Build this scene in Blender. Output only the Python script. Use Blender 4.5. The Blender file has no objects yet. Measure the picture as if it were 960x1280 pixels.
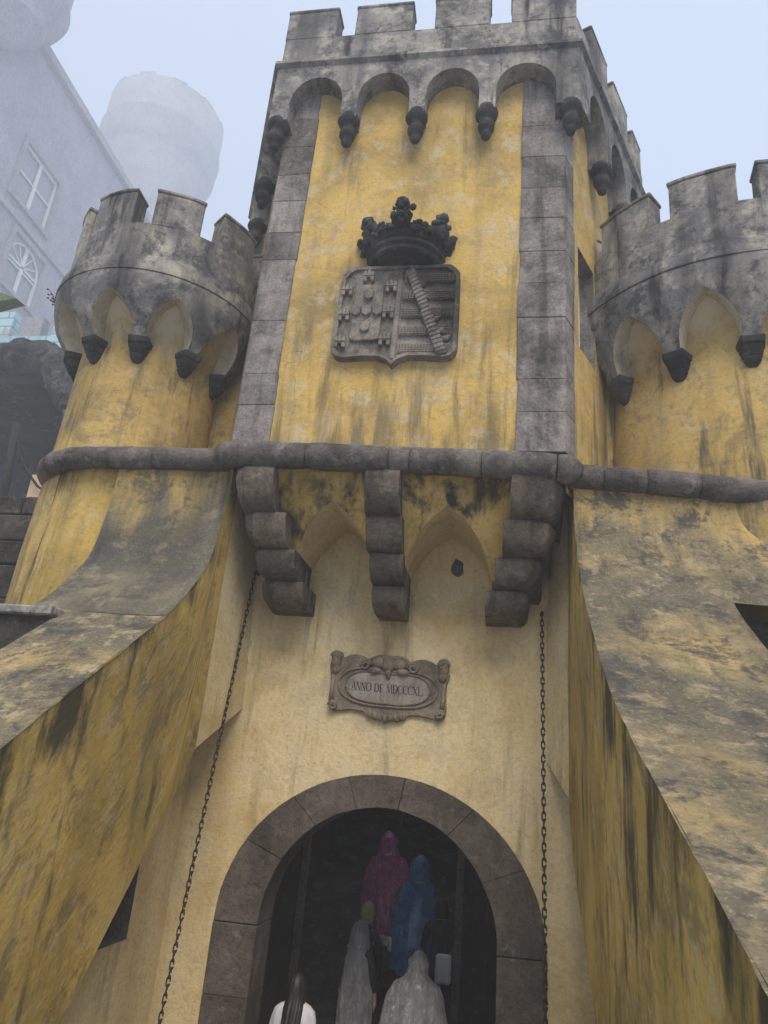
import bpy, bmesh, math, random
from mathutils import Vector, Matrix, noise as mnoise
R = math.radians
random.seed(7)
SC = bpy.context.scene
COL = SC.collection

# ------------------------------------------------------------------ camera, sky, sun, exposure
cam = bpy.data.cameras.new('camera')
cam.sensor_fit = 'VERTICAL'; cam.sensor_height = 24.0; cam.lens = 920.2/1280*24.0
cam.clip_start = 0.05; cam.clip_end = 2000
camo = bpy.data.objects.new('camera', cam); COL.objects.link(camo)
_r = Vector((0.98599545, 0.14342081, 0.08510837)); _d = Vector((0.02807603, 0.3602936, -0.93241635)); _f = Vector((-0.16439191, 0.92174779, 0.35122117))
camo.matrix_world = Matrix(((_r.x, -_d.x, -_f.x, 1.20), (_r.y, -_d.y, -_f.y, -7.962), (_r.z, -_d.z, -_f.z, 3.432), (0, 0, 0, 1)))
SC.camera = camo

SUN_EL, SUN_ROT = R(55), R(200)
w = bpy.data.worlds.new('World'); SC.world = w; w.use_nodes = True
nt = w.node_tree; nt.nodes.clear()
sky = nt.nodes.new('ShaderNodeTexSky'); sky.sky_type = 'NISHITA'; sky.sun_disc = False
sky.sun_elevation = SUN_EL; sky.sun_rotation = SUN_ROT; sky.dust_density = 6.0; sky.air_density = 1.2; sky.altitude = 400
bg1 = nt.nodes.new('ShaderNodeBackground'); bg1.inputs['Strength'].default_value = 0.06
bg2 = nt.nodes.new('ShaderNodeBackground'); bg2.inputs['Color'].default_value = (0.64, 0.77, 1.0, 1); bg2.inputs['Strength'].default_value = 0.86
mx = nt.nodes.new('ShaderNodeMixShader'); mx.inputs[0].default_value = 0.88      # overcast: an even white cloud layer over the sky
wo = nt.nodes.new('ShaderNodeOutputWorld')
nt.links.new(sky.outputs[0], bg1.inputs[0]); nt.links.new(bg1.outputs[0], mx.inputs[1]); nt.links.new(bg2.outputs[0], mx.inputs[2]); nt.links.new(mx.outputs[0], wo.inputs[0])

sl = bpy.data.lights.new('sun', 'SUN'); sl.energy = 4.0; sl.angle = R(40); sl.color = (1.0, 0.90, 0.76)
so = bpy.data.objects.new('sun', sl); COL.objects.link(so)
so.rotation_euler = (R(90)-SUN_EL, 0, R(18))          # high, behind the viewer

SC.view_settings.view_transform = 'Standard'; SC.view_settings.look = 'None'
SC.view_settings.gamma = 1.0; SC.view_settings.use_curve_mapping = False; SC.view_settings.exposure = 0.16
SC.render.engine = 'CYCLES'
SC.cycles.use_denoising = True; SC.cycles.denoiser = 'OPENIMAGEDENOISE'
SC.cycles.use_adaptive_sampling = False; SC.cycles.max_bounces = 6; SC.cycles.diffuse_bounces = 4; SC.cycles.volume_bounces = 2; SC.cycles.transparent_max_bounces = 8
HAZE = 0.0054

# ------------------------------------------------------------------ node helpers
class N:
    def __init__(s, name):
        s.m = bpy.data.materials.new(name); s.m.use_nodes = True
        s.t = s.m.node_tree; s.t.nodes.clear()
        s.out = s.t.nodes.new('ShaderNodeOutputMaterial')
        s.b = s.t.nodes.new('ShaderNodeBsdfPrincipled'); s.l(s.b.outputs[0], s.out.inputs[0])
        s.geo = s.t.nodes.new('ShaderNodeNewGeometry'); s.pos = s.geo.outputs['Position']
    def l(s, a, b): s.t.links.new(a, b)
    def put(s, v, i):
        if hasattr(v, 'is_linked'): s.l(v, i)
        else:
            if isinstance(v, tuple) and len(v) == 3 and i.type == 'RGBA': v = v+(1,)
            i.default_value = v
    def uv(s):
        n = s.t.nodes.new('ShaderNodeTexCoord'); return n.outputs['UV']
    def objc(s):
        n = s.t.nodes.new('ShaderNodeTexCoord'); return n.outputs['Object']
    def map(s, v, sc, loc=(0, 0, 0)):
        n = s.t.nodes.new('ShaderNodeMapping'); s.l(v, n.inputs[0]); n.inputs['Scale'].default_value = sc; n.inputs['Location'].default_value = loc; return n.outputs[0]
    def noise(s, v, sc, det=6, ro=.6, di=0.0, k=1.9):
        n = s.t.nodes.new('ShaderNodeTexNoise'); s.l(v, n.inputs['Vector']); n.inputs['Scale'].default_value = sc; n.inputs['Detail'].default_value = det
        n.inputs['Roughness'].default_value = ro; n.inputs['Distortion'].default_value = di
        if k == 1: return n.outputs[0]
        m = s.t.nodes.new('ShaderNodeMath'); m.operation = 'MULTIPLY_ADD'; m.use_clamp = True; s.l(n.outputs[0], m.inputs[0]); m.inputs[1].default_value = k; m.inputs[2].default_value = .5-.5*k; return m.outputs[0]
    def vor(s, v, sc, feat='DISTANCE_TO_EDGE', rnd=1.0):
        n = s.t.nodes.new('ShaderNodeTexVoronoi'); n.feature = feat; s.l(v, n.inputs['Vector']); n.inputs['Scale'].default_value = sc; n.inputs['Randomness'].default_value = rnd; return n.outputs[0]
    def step(s, f, a, b):
        n = s.t.nodes.new('ShaderNodeMapRange'); n.interpolation_type = 'SMOOTHSTEP'; s.put(f, n.inputs[0]); n.inputs[1].default_value = a; n.inputs[2].default_value = b; return n.outputs[0]
    def lin(s, f, a, b, c=0., d=1.):
        n = s.t.nodes.new('ShaderNodeMapRange'); s.put(f, n.inputs[0]); n.inputs[1].default_value = a; n.inputs[2].default_value = b; n.inputs[3].default_value = c; n.inputs[4].default_value = d; return n.outputs[0]
    def math(s, op, a, b=0.0):
        n = s.t.nodes.new('ShaderNodeMath'); n.operation = op; s.put(a, n.inputs[0]); s.put(b, n.inputs[1]); return n.outputs[0]
    def mix(s, f, a, b, bl='MIX'):
        n = s.t.nodes.new('ShaderNodeMix'); n.data_type = 'RGBA'; n.blend_type = bl; s.put(f, n.inputs[0]); s.put(a, n.inputs[6]); s.put(b, n.inputs[7]); return n.outputs[2]
    def ramp(s, f, st):
        n = s.t.nodes.new('ShaderNodeValToRGB'); s.l(f, n.inputs[0]); e = n.color_ramp.elements
        while len(e) < len(st): e.new(.5)
        for i, (p, c) in enumerate(st): e[i].position = p; e[i].color = c+(1,) if len(c) == 3 else c
        return n.outputs[0]
    def sep(s, v):
        n = s.t.nodes.new('ShaderNodeSeparateXYZ'); s.l(v, n.inputs[0]); return n.outputs
    def addv(s, a, b):
        n = s.t.nodes.new('ShaderNodeVectorMath'); n.operation = 'ADD'; s.l(a, n.inputs[0]); s.put(b, n.inputs[1]); return n.outputs[0]
    def noisev(s, v, sc, k):
        n = s.t.nodes.new('ShaderNodeTexNoise'); s.l(v, n.inputs['Vector']); n.inputs['Scale'].default_value = sc; n.inputs['Detail'].default_value = 4
        m = s.t.nodes.new('ShaderNodeVectorMath'); m.operation = 'MULTIPLY_ADD'; s.l(n.outputs[1], m.inputs[0]); m.inputs[1].default_value = (k, k, k); s.l(v, m.inputs[2]); return m.outputs[0]
    def rnd(s):
        n = s.t.nodes.new('ShaderNodeObjectInfo'); return n.outputs['Random']
    def done(s, col, rough=.85, bump=None, bd=.01, bs=.6, spec=.3):
        s.put(col, s.b.inputs['Base Color']); s.put(rough, s.b.inputs['Roughness']); s.b.inputs['Specular IOR Level'].default_value = spec
        if bump is not None:
            n = s.t.nodes.new('ShaderNodeBump'); n.inputs['Strength'].default_value = bs; n.inputs['Distance'].default_value = bd; s.l(bump, n.inputs['Height']); s.l(n.outputs[0], s.b.inputs['Normal'])
        return s.m

def plaster(name, stops, dirt=(.055, .05, .035), green=(.13, .115, .04), streak=.5, lich=.3, runoff=(), uv=False, fade=.3, pale=(.5, .42, .28), cracks=.5, big=.7, seed=0.0, sx=3.2, white=None, grain=.0, topwash=None, sy=.33):
    """old lime render: mottled colour washes, vertical run-off streaks, lichen blotches, hairline cracks"""
    n = N(name)
    v = n.map(n.uv(), (1, 1, 1), (seed, seed*1.7, 0)) if uv else n.map(n.pos, (1, 1, 1), (seed, seed*.7, 0))
    vs = n.map(v, (sx, sy, 1)) if uv else n.map(v, (sx, sx, sy))
    a = n.noise(v, big, 9, .62, .4)
    col = n.ramp(a, stops)
    b = n.noise(v, 4.5, 8, .68, .2)
    col = n.mix(n.step(b, .52, .72), col, pale+(1,)) if fade > 0 else col
    nf = col.node; 
    # thin the faded spots
    f0 = n.math('MULTIPLY', n.step(b, .50, .74), fade)
    nf.inputs[0].default_value = 0
    n.l(f0, nf.inputs[0])
    c = n.noise(v, 22, 6, .7)
    col = n.mix(.55, col, n.ramp(c, [(.15, (.55, .53, .50)), (.5, (.92, .92, .92)), (.85, (1.0, 1.0, 1.0))]), 'MULTIPLY')
    if topwash:    # yellow limewash surviving near the top edge
        tv = n.math('ADD', n.sep(n.uv())[1], n.math('MULTIPLY', n.math('SUBTRACT', n.noise(vs, .9, 8, .65), .5), topwash[1])); col = n.mix(n.math('MULTIPLY', n.step(tv, topwash[0]-.45, topwash[0]+.45), .85), col, topwash[2]+(1,))
    # green brown wash
    g = n.noise(vs, .55, 8, .6, .3)
    col = n.mix(n.math('MULTIPLY', n.step(g, .45, .85), min(1, streak*1.1)), col, green+(1,))
    # dark streaks
    s1 = n.noise(vs, 1.25, 9, .66, .25)
    gate = n.step(n.noise(v, .8, 3, .5), .35, .65)
    bias = n.math('MULTIPLY', gate, .10)
    if runoff:
        z = n.sep(v)[1 if uv else 2]
        for (z0, ln, am) in runoff:
            r1 = n.step(z, z0-ln, z0) if ln > 0 else n.math('SUBTRACT', 1.0, n.step(z, z0, z0-ln))
            bias = n.math('ADD', bias, n.math('MULTIPLY', r1, am))
    s2 = n.step(n.math('ADD', s1, bias), .62, .95)
    col = n.mix(n.math('MULTIPLY', s2, min(1, streak*1.5)), col, dirt+(1,))
    # lichen blotches
    e = n.noise(v, 2.3, 12, .72, .6)
    e2 = n.noise(v, 13, 8, .78)
    if grain: e3 = n.noise(v, 34, 6, .8); col = n.mix(n.math('MULTIPLY', n.step(e3, .55, .80), .55*grain), col, pale+(1,)); col = n.mix(n.math('MULTIPLY', n.step(n.noise(n.map(v, (1, 1, 1), (7, 3, 0)), 19, 9, .8), .52, .80), .6*grain), col, dirt+(1,))
    le = n.step(n.math('ADD', n.math('MULTIPLY', e, .62), n.math('MULTIPLY', e2, .38)), .49, .66)
    col = n.mix(n.math('MULTIPLY', le, lich), col, (dirt[0]*1.8, dirt[1]*1.8, dirt[2]*1.9, 1))
    if white:      # old limewash left on the upper part
        zz2 = n.math('ADD', n.sep(n.pos)[2], n.math('MULTIPLY', n.noise(v, 2.5, 6, .6), .5)); col = n.mix(n.math('MULTIPLY', n.step(zz2, white[0], white[1]), .9), col, white[2]+(1,))
    # pits and cracks
    pit = n.step(n.noise(v, 60, 3, .6), .78, .92)
    col = n.mix(n.math('MULTIPLY', pit, .5), col, dirt+(1,))
    ck = n.vor(n.noisev(v, 4.0, .28), .75)
    cm = n.math('MULTIPLY', n.math('SUBTRACT', 1.0, n.step(ck, .0008, .0042)), n.step(n.noise(v, 1.1, 3), .58, .72))
    col = n.mix(n.math('MULTIPLY', cm, cracks), col, (.03, .026, .02, 1))
    h = n.math('ADD', n.math('MULTIPLY', n.noise(v, 7, 9, .75, 0, 1), 1.6), n.math('MULTIPLY', c, .45))
    h = n.math('SUBTRACT', h, n.math('MULTIPLY', cm, .6))
    h = n.math('SUBTRACT', h, n.math('MULTIPLY', pit, .3))
    return n.done(col, .88, h, .018, .55, .2)

def stone(name, stops, dark=(.03, .028, .026), lich=.6, pale=(.34, .33, .31), palea=.35, uv=False, sc=1.0, bd=.02, rand=.25, streak=.3, stain=None):
    n = N(name); v = n.pos
    a = n.noise(v, 2.2*sc, 9, .65, .3); col = n.ramp(a, stops)
    rn = n.rnd(); col = n.mix(1.0, col, n.ramp(rn, [(0, (1-rand,)*3), (1, (1.0+rand*.3, 1.0+rand*.25, 1.0+rand*.2))]), 'MULTIPLY')
    vs = n.map(v, (3.5, 3.5, .4)); s1 = n.noise(vs, 1.4, 8, .65)
    col = n.mix(n.math('MULTIPLY', n.step(s1, .48, .85), streak), col, dark+(1,))
    e = n.noise(v, 1.6*sc, 11, .74, .5); col = n.mix(n.math('MULTIPLY', n.step(e, .46, .78), lich), col, dark+(1,))
    g_ = n.noise(v, .75*sc, 10, .72, .5); col = n.mix(n.math('MULTIPLY', n.step(g_, .56, .80), lich*.75), col, dark+(1,))
    if stain: xyz = n.sep(v); d_ = n.math('ADD', n.math('MULTIPLY', n.math('SUBTRACT', xyz[0], stain[0]), 1.6), n.math('SUBTRACT', xyz[2], stain[1])); col = n.mix(n.math('MULTIPLY', n.step(n.math('ADD', d_, n.math('MULTIPLY', n.noise(v, 3, 8, .7), .5)), .1, .55), .82), col, dark+(1,))
    q = n.noise(v, 5.0*sc, 10, .75, .4); col = n.mix(n.math('MULTIPLY', n.step(q, .58, .80), palea), col, pale+(1,))
    f = n.noise(v, 30*sc, 7, .75); col = n.mix(.85, col, n.ramp(f, [(.1, (.34, .33, .32)), (.5, (.9, .9, .9)), (.85, (1.12, 1.1, 1.06))]), 'MULTIPLY')
    h = n.math('ADD', n.math('MULTIPLY', n.noise(v, 14*sc, 9, .75, 0, 1), 1.8), n.math('MULTIPLY', f, .4))
    return n.done(col, .9, h, bd, .7, .2)

OCH = [(.15, (.31, .22, .085)), (.40, (.45, .31, .10)), (.6, (.57, .39, .12)), (.88, (.49, .375, .19))]
M = {}
M['ochre'] = plaster('ochre_render', OCH, streak=.46, lich=.34, dirt=(.10, .086, .055), green=(.24, .19, .09), runoff=((7.0, -1.5, .20),), fade=.62, pale=(.52, .44, .30), seed=3.1, cracks=.2)
M['ochre_face'] = plaster('ochre_render_streaked', [(.15, (.33, .235, .07)), (.42, (.48, .335, .095)), (.6, (.60, .42, .13)), (.88, (.52, .41, .20))], dirt=(.038, .034, .022), green=(.15, .12, .05), streak=.75, lich=.28, fade=.36, seed=9.4, sx=2.6, cracks=.2, runoff=((6.5, .9, .18),))
M['ochre_edge'] = plaster('ochre_render_edge_stained', [(.15, (.30, .215, .06)), (.42, (.46, .32, .088)), (.6, (.57, .40, .115)), (.88, (.50, .39, .175))], dirt=(.045, .040, .026), green=(.16, .135, .055), streak=.62, lich=.50, runoff=((0.0, 1.0, .22),), uv=True, fade=.42, seed=0.0, sx=2.4, sy=.62, cracks=.25)
M['gate'] = plaster('cream_yellow_render', [(.15, (.50, .36, .16)), (.42, (.64, .50, .26)), (.6, (.71, .585, .345)), (.88, (.66, .55, .365))], streak=.34, lich=.20, fade=.40, pale=(.66, .56, .38), green=(.38, .265, .085), dirt=(.12, .10, .062), seed=5.2, cracks=.3)
M['turret'] = plaster('ochre_turret_render', [(.15, (.28, .20, .07)), (.42, (.40, .28, .095)), (.6, (.50, .35, .12)), (.88, (.44, .34, .165))], dirt=(.06, .054, .04), green=(.17, .14, .07), streak=.70, lich=.50, fade=.3, seed=1.7, white=(8.35, 9.0, (.50, .45, .34)), cracks=.3)
M['niche'] = plaster('cream_render', [(.2, (.36, .32, .23)), (.5, (.48, .43, .33)), (.8, (.56, .51, .40))], streak=.3, lich=.25, fade=.2, seed=2.2)
M['cement'] = plaster('grey_cement_render', [(.15, (.105, .102, .102)), (.40, (.18, .175, .172)), (.6, (.27, .258, .24)), (.88, (.42, .385, .32))], dirt=(.022, .022, .024), green=(.075, .074, .075), streak=.85, lich=.78, fade=.50, pale=(.48, .44, .36), cracks=.15, seed=4.4, big=1.2)
M['scarp'] = plaster('mossy_scarp_render', [(.15, (.075, .07, .055)), (.40, (.125, .113, .083)), (.58, (.195, .162, .097)), (.80, (.40, .29, .12))], dirt=(.028, .027, .024), green=(.09, .083, .056), streak=.58, lich=.88, fade=.60, pale=(.44, .345, .20), uv=True, cracks=.25, seed=6.3, sx=2.0, big=.8, grain=1.0, topwash=(-.40, 1.6, (.48, .335, .11)))
M['scarp_dark'] = plaster('dark_cement_patch', [(.15, (.062, .058, .048)), (.40, (.10, .093, .074)), (.6, (.145, .13, .096)), (.85, (.27, .215, .115))], dirt=(.034, .033, .03), green=(.075, .07, .052), streak=.6, lich=.75, fade=.40, pale=(.33, .28, .18), uv=True, cracks=.2, seed=8.1, sx=1.8, big=.9, grain=.75, topwash=(-.30, 1.5, (.50, .345, .10)))
STO = [(.2, (.095, .083, .079)), (.5, (.17, .151, .143)), (.8, (.275, .248, .232))]
M['quoin'] = stone('quoin_stone', [(.2, (.165, .149, .143)), (.5, (.265, .242, .232)), (.8, (.38, .352, .332))], lich=.62, streak=.6, palea=.5, rand=.42)
M['torus'] = stone('string_course_stone', STO, lich=.62, palea=.55, bd=.035)
M['corbel'] = stone('corbel_stone', [(.2, (.125, .10, .077)), (.5, (.21, .172, .134)), (.8, (.32, .272, .216))], lich=.62, palea=.45, bd=.04, streak=.75, rand=.35)
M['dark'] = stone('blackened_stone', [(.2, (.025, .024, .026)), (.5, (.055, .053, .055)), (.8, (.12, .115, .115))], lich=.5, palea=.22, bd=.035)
M['arch'] = stone('arch_stone', [(.2, (.088, .073, .061)), (.5, (.128, .108, .092)), (.8, (.185, .16, .138))], lich=.40, palea=.28, bd=.018, rand=.25)
M['arms'] = stone('carved_limestone', [(.2, (.15, .133, .116)), (.5, (.25, .223, .195)), (.8, (.38, .342, .30))], lich=.60, palea=.60, bd=.014, sc=1.6, rand=.15, stain=(.25, 8.45))
M['plaque'] = stone('plaque_stone', [(.2, (.17, .138, .10)), (.5, (.26, .213, .157)), (.8, (.35, .295, .225))], lich=.32, palea=.22, bd=.012, sc=2, rand=.08, streak=.4)
M['plaque_in'] = stone('plaque_tablet', [(.2, (.235, .205, .175)), (.5, (.33, .295, .26)), (.8, (.42, .385, .345))], lich=.25, palea=.2, bd=.006, sc=2, rand=.05, streak=.5)
M['step'] = stone('stair_stone', [(.2, (.035, .032, .029)), (.5, (.065, .06, .053)), (.8, (.12, .11, .097))], lich=.5, palea=.3)
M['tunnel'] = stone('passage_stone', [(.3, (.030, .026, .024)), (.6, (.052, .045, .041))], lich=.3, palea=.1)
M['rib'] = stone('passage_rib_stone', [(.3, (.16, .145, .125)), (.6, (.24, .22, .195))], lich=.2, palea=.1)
M['door'] = stone('old_oak', [(.3, (.035, .027, .02)), (.6, (.06, .047, .036))], lich=.2, palea=.1, streak=.5)
M['ground'] = stone('pale_bounce_cobbles', [(.3, (.36, .34, .31)), (.6, (.48, .455, .42))], lich=.12)  # unseen ground made pale so it bounces daylight into the arch
M['rocaille'] = stone('rocaille_stone', [(.2, (.05, .048, .05)), (.5, (.11, .108, .11)), (.8, (.22, .215, .215))], lich=.6, palea=.45, bd=.5, sc=.8)
M['grotto'] = stone('grotto_shade_stone', [(.3, (.03, .029, .032)), (.6, (.055, .053, .058))], lich=.4, sc=.4)  # shade of the opening is put into this dark base colour

def simple(name, col, rough=.6, metal=0.0, nsc=12., var=.25, bump=.0, spec=.4):
    n = N(name); v = n.pos; a = n.noise(v, nsc, 5, .6)
    c = n.mix(1.0, col+(1,), n.ramp(a, [(.3, (1-var,)*3), (.7, (1+var*.3,)*3)]), 'MULTIPLY')
    n.b.inputs['Metallic'].default_value = metal
    return n.done(c, rough, a if bump else None, bump or .01, .5, spec)
M['iron'] = simple('rusty_iron', (.045, .036, .03), .7, .3, 30, .5, .01)
M['ink'] = simple('dark_lettering', (.05, .045, .042), .8)
M['violet'] = stone('violet_render', [(.3, (.32, .31, .36)), (.6, (.39, .37, .42))], lich=.1, palea=.1, sc=.15, rand=.0, streak=.15)  # lightened, so part of the fog's fading sits in the colour
M['surround'] = stone('window_surround_stone', [(.3, (.33, .32, .36)), (.6, (.40, .385, .42))], lich=.1, palea=.1, sc=.2)
M['whitewood'] = simple('white_painted_wood', (.66, .66, .66), .5, 0, 5, .1)
M['paneglass'] = simple('window_glass', (.26, .27, .30), .1, 0, 3, .2, 0, .6)  # pale grey carries a sky reflection in the base colour
M['ftower'] = stone('fog_tower_render', [(.3, (.30, .30, .33)), (.6, (.37, .365, .39))], lich=.2, palea=.1, sc=.1, rand=0)  # kept pale: some of the fog veil is in the colour
M['skin'] = simple('skin', (.50, .31, .22), .55, 0, 20, .1)
M['hair_d'] = simple('dark_hair', (.014, .011, .009), .5, 0, 60, .4)
M['hair_b'] = simple('blonde_hair', (.42, .30, .17), .5, 0, 60, .4)
M['shirt_w'] = simple('white_shirt', (.55, .55, .58), .7, 0, 20, .12)
M['cloth_k'] = simple('black_clothes', (.02, .02, .022), .8, 0, 20, .2)
M['cloth_n'] = simple('dark_trousers', (.03, .035, .05), .8, 0, 20, .2)
M['bag_w'] = simple('white_bag', (.75, .74, .73), .7, 0, 15, .1)
M['paper'] = simple('pale_paper', (.72, .70, .74), .6, 0, 15, .1)
M['board'] = simple('beige_board', (.55, .40, .27), .6, 0, 10, .1)
M['awning'] = simple('green_canvas', (.10, .13, .05), .7, 0, 10, .3)
M['leaf'] = simple('small_leaves', (.07, .085, .05), .7, 0, 10, .3)
def poncho_mat(name, col, alpha):
    n = N(name); a = n.noise(n.pos, 9, 4, .6); n.b.inputs['Alpha'].default_value = alpha
    n.b.inputs['Coat Weight'].default_value = .6; n.b.inputs['Coat Roughness'].default_value = .12
    return n.done(n.mix(1.0, col+(1,), n.ramp(a, [(.3, (.75,)*3), (.7, (1, 1, 1))]), 'MULTIPLY'), .24, n.noise(n.map(n.pos, (1, 1, .38)), 15, 6, .62, 1.6), .09, 1.0, .8)
M['pon_w'] = poncho_mat('clear_plastic', (.93, .93, .96), .66)
M['pon_g'] = poncho_mat('grey_clear_plastic', (.90, .90, .95), .58)
M['pon_p'] = poncho_mat('pink_plastic', (1.0, .20, .55), .98)
M['pon_b'] = poncho_mat('blue_plastic', (.10, .36, .80), .98)
def tiles_mat():
    n = N('blue_glazed_tiles'); v = n.map(n.uv(), (1, 1, 1))
    b = n.t.nodes.new('ShaderNodeTexBrick'); n.l(v, b.inputs['Vector']); b.inputs['Color1'].default_value = (.30, .50, .54, 1); b.inputs['Color2'].default_value = (.40, .57, .60, 1)
    b.inputs['Mortar'].default_value = (.16, .24, .27, 1); b.inputs['Scale'].default_value = 1.0; b.inputs['Mortar Size'].default_value = .03; b.inputs['Brick Width'].default_value = .9; b.inputs['Row Height'].default_value = .45
    s = n.step(n.noise(n.pos, .9, 8, .7), .5, .7)
    return n.done(n.mix(n.math('MULTIPLY', s, .5), b.outputs[0], (.30, .27, .22, 1)), .35, b.outputs[1], .02, -.4)
M['tiles'] = tiles_mat()

# ------------------------------------------------------------------ object helpers
def tag(o, label=None, cat=None, group=None, kind=None):
    for k, v in (('label', label), ('category', cat), ('group', group), ('kind', kind)):
        if v: o[k] = v
    return o
def thing(name, loc, label, cat, group=None):
    o = bpy.data.objects.new(name, None); o.location = loc; o.empty_display_size = .2; COL.objects.link(o); return tag(o, label, cat, group, 'thing')
def wob(p, a, s=1.3):
    v = mnoise.noise_vector(Vector(p)*s); return (p[0]+v.x*a, p[1]+v.y*a, p[2]+v.z*a)
def link(name, me, parent, loc=None):
    o = bpy.data.objects.new(name, me); COL.objects.link(o)
    if parent is not None:
        o.parent = parent
        base = Vector((0, 0, 0)) if parent.type != 'EMPTY' else -parent.location
        if parent.type == 'EMPTY' and (parent.rotation_euler.z != 0 or parent.get('local')): base = Vector((0, 0, 0))
        o.location = base + (Vector(loc) if loc is not None else Vector((0, 0, 0)))
    elif loc is not None: o.location = loc
    return o
def mk(name, V, F, mat, parent=None, smooth=False, uv=None, loc=None, fix=True):
    me = bpy.data.meshes.new(name); me.from_pydata([tuple(v) for v in V], [], F)
    if uv is not None:
        L = me.uv_layers.new(name='UVMap')
        for lp in me.loops: L.data[lp.index].uv = uv[lp.vertex_index]
    if fix:
        bm = bmesh.new(); bm.from_mesh(me); bmesh.ops.recalc_face_normals(bm, faces=bm.faces); bm.to_mesh(me); bm.free()
    if smooth:
        for p in me.polygons: p.use_smooth = True
        if smooth == 'auto':
            bm = bmesh.new(); bm.from_mesh(me)
            for e in bm.edges:
                if len(e.link_faces) == 2 and e.calc_face_angle(0) > .6: e.smooth = False
            bm.to_mesh(me); bm.free()
    me.materials.append(M[mat] if isinstance(mat, str) else mat)
    return link(name, me, parent, loc)
def prism(poly, z0, z1):
    """vertical prism over a plan polygon"""
    n = len(poly); V = [(x, y, z0) for x, y in poly]+[(x, y, z1) for x, y in poly]
    return V, [tuple(range(n-1, -1, -1)), tuple(range(n, 2*n))]+[(i, (i+1) % n, n+(i+1) % n, n+i) for i in range(n)]
def boxv(x0, x1, y0, y1, z0, z1): return prism([(x0, y0), (x1, y0), (x1, y1), (x0, y1)], z0, z1)
def rough(V, F, bev=.012, jit=.006, seg=1, seed=None):
    """bevelled, slightly uneven block"""
    bm = bmesh.new(); vs = [bm.verts.new(v) for v in V]
    for f in F: bm.faces.new([vs[i] for i in f])
    bmesh.ops.recalc_face_normals(bm, faces=bm.faces)
    if bev: bmesh.ops.bevel(bm, geom=list(bm.edges), offset=bev, segments=seg, affect='EDGES', profile=.6)
    for v in bm.verts: v.co = wob(v.co, jit, 5.0)
    bm.verts.index_update(); V2 = [tuple(v.co) for v in bm.verts]; F2 = [tuple(q.index for q in f.verts) for f in bm.faces]; bm.free(); return V2, F2
def block(name, x0, x1, y0, y1, z0, z1, mat, parent=None, bev=.012, jit=.006):
    V, F = rough(*boxv(x0, x1, y0, y1, z0, z1), bev, jit); return mk(name, V, F, mat, parent)
def gridf(nu, nv, fn, uvfn=None, closed=False):
    V = []; UV = []; F = []
    for i in range(nu+1):
        for j in range(nv+1):
            V.append(fn(i/nu, j/nv)); UV.append(uvfn(i/nu, j/nv) if uvfn else (i/nu, j/nv))
    m = nv+1
    for i in range(nu):
        for j in range(nv): F.append((i*m+j, (i+1)*m+j, (i+1)*m+j+1, i*m+j+1))
    return V, F, UV
def lathe(prof, n=16, a0=0, a1=2*math.pi, c=(0, 0), cap=True):
    full = abs(a1-a0-2*math.pi) < 1e-6; V = []; F = []; k = n if full else n+1
    for i in range(k):
        a = a0+(a1-a0)*i/n
        for r, z in prof: V.append((c[0]+r*math.cos(a), c[1]+r*math.sin(a), z))
    m = len(prof)
    for i in range(n):
        i2 = (i+1) % k
        for j in range(m-1): F.append((i*m+j, i2*m+j, i2*m+j+1, i*m+j+1))
    return V, F
def catmull(P, n=8):
    P = [Vector(p) for p in P]; Q = [P[0]*2-P[1]]+P+[P[-1]*2-P[-2]]; out = []
    for i in range(1, len(Q)-2):
        for k in range(n):
            t = k/n; a, b, c, d = Q[i-1:i+3]
            out.append(.5*((2*b)+(c-a)*t+(2*a-5*b+4*c-d)*t*t+(3*b-a-3*c+d)*t**3))
    out.append(P[-1]); return out
def sweep(path, rad, n=14, wobble=0.0, cap=True):
    """tube along a 3-D polyline"""
    P = [Vector(p) for p in path]; V = []; F = []
    for i, p in enumerate(P):
        t = ((P[min(i+1, len(P)-1)]-P[max(i-1, 0)])).normalized(); up = Vector((0, 0, 1)) if abs(t.z) < .9 else Vector((0, 1, 0)); s = t.cross(up).normalized(); u = s.cross(t)
        r = rad[i] if isinstance(rad, (list, tuple)) else rad
        for k in range(n):
            a = 2*math.pi*k/n; q = p+(s*math.cos(a)+u*math.sin(a))*r; V.append(wob(q, wobble, 4) if wobble else tuple(q))
    for i in range(len(P)-1):
        for k in range(n): F.append((i*n+k, i*n+(k+1) % n, (i+1)*n+(k+1) % n, (i+1)*n+k))
    if cap: F += [tuple(range(n-1, -1, -1)), tuple(range((len(P)-1)*n, len(P)*n))]
    return V, F
def merge(*parts):
    V = []; F = []
    for v, f in parts:
        k = len(V); V += list(v); F += [tuple(i+k for i in q) for q in f]
    return V, F
def pointed(t, k=1.0):
    """pointed arch height (unit span) at t in 0..1"""
    x = t if t < .5 else 1-t; return math.sqrt(max(0, k*k-(k-x)**2))
def rounda(t): return math.sqrt(max(0, .25-(t-.5)**2))
def arcade(P, Q, us, zl, ztop, rows=6):
    """wall sheet whose lower edge follows zl(u); P outer, Q inner position at (u, z); with its soffit"""
    V = []; F = []; m = rows+2
    for u in us:
        z0 = zl(u); V.append(Q(u, z0))
        for j in range(rows+1): V.append(P(u, z0+(ztop-z0)*j/rows))
    for i in range(len(us)-1):
        for j in range(m-1): F.append((i*m+j, (i+1)*m+j, (i+1)*m+j+1, i*m+j+1))
    return V, F
def bays(edges, half, n=18):
    """sample positions for arcade(): edges of the bays, half pier width"""
    us = []
    for a, b in zip(edges, edges[1:]):
        s0, s1 = a+half, b-half
        us += [a, s0-.002]+[s0+(s1-s0)*(.5-.5*math.cos(math.pi*i/n)) for i in range(n+1)]+[s1+.002]
    return us+[edges[-1]]
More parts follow.
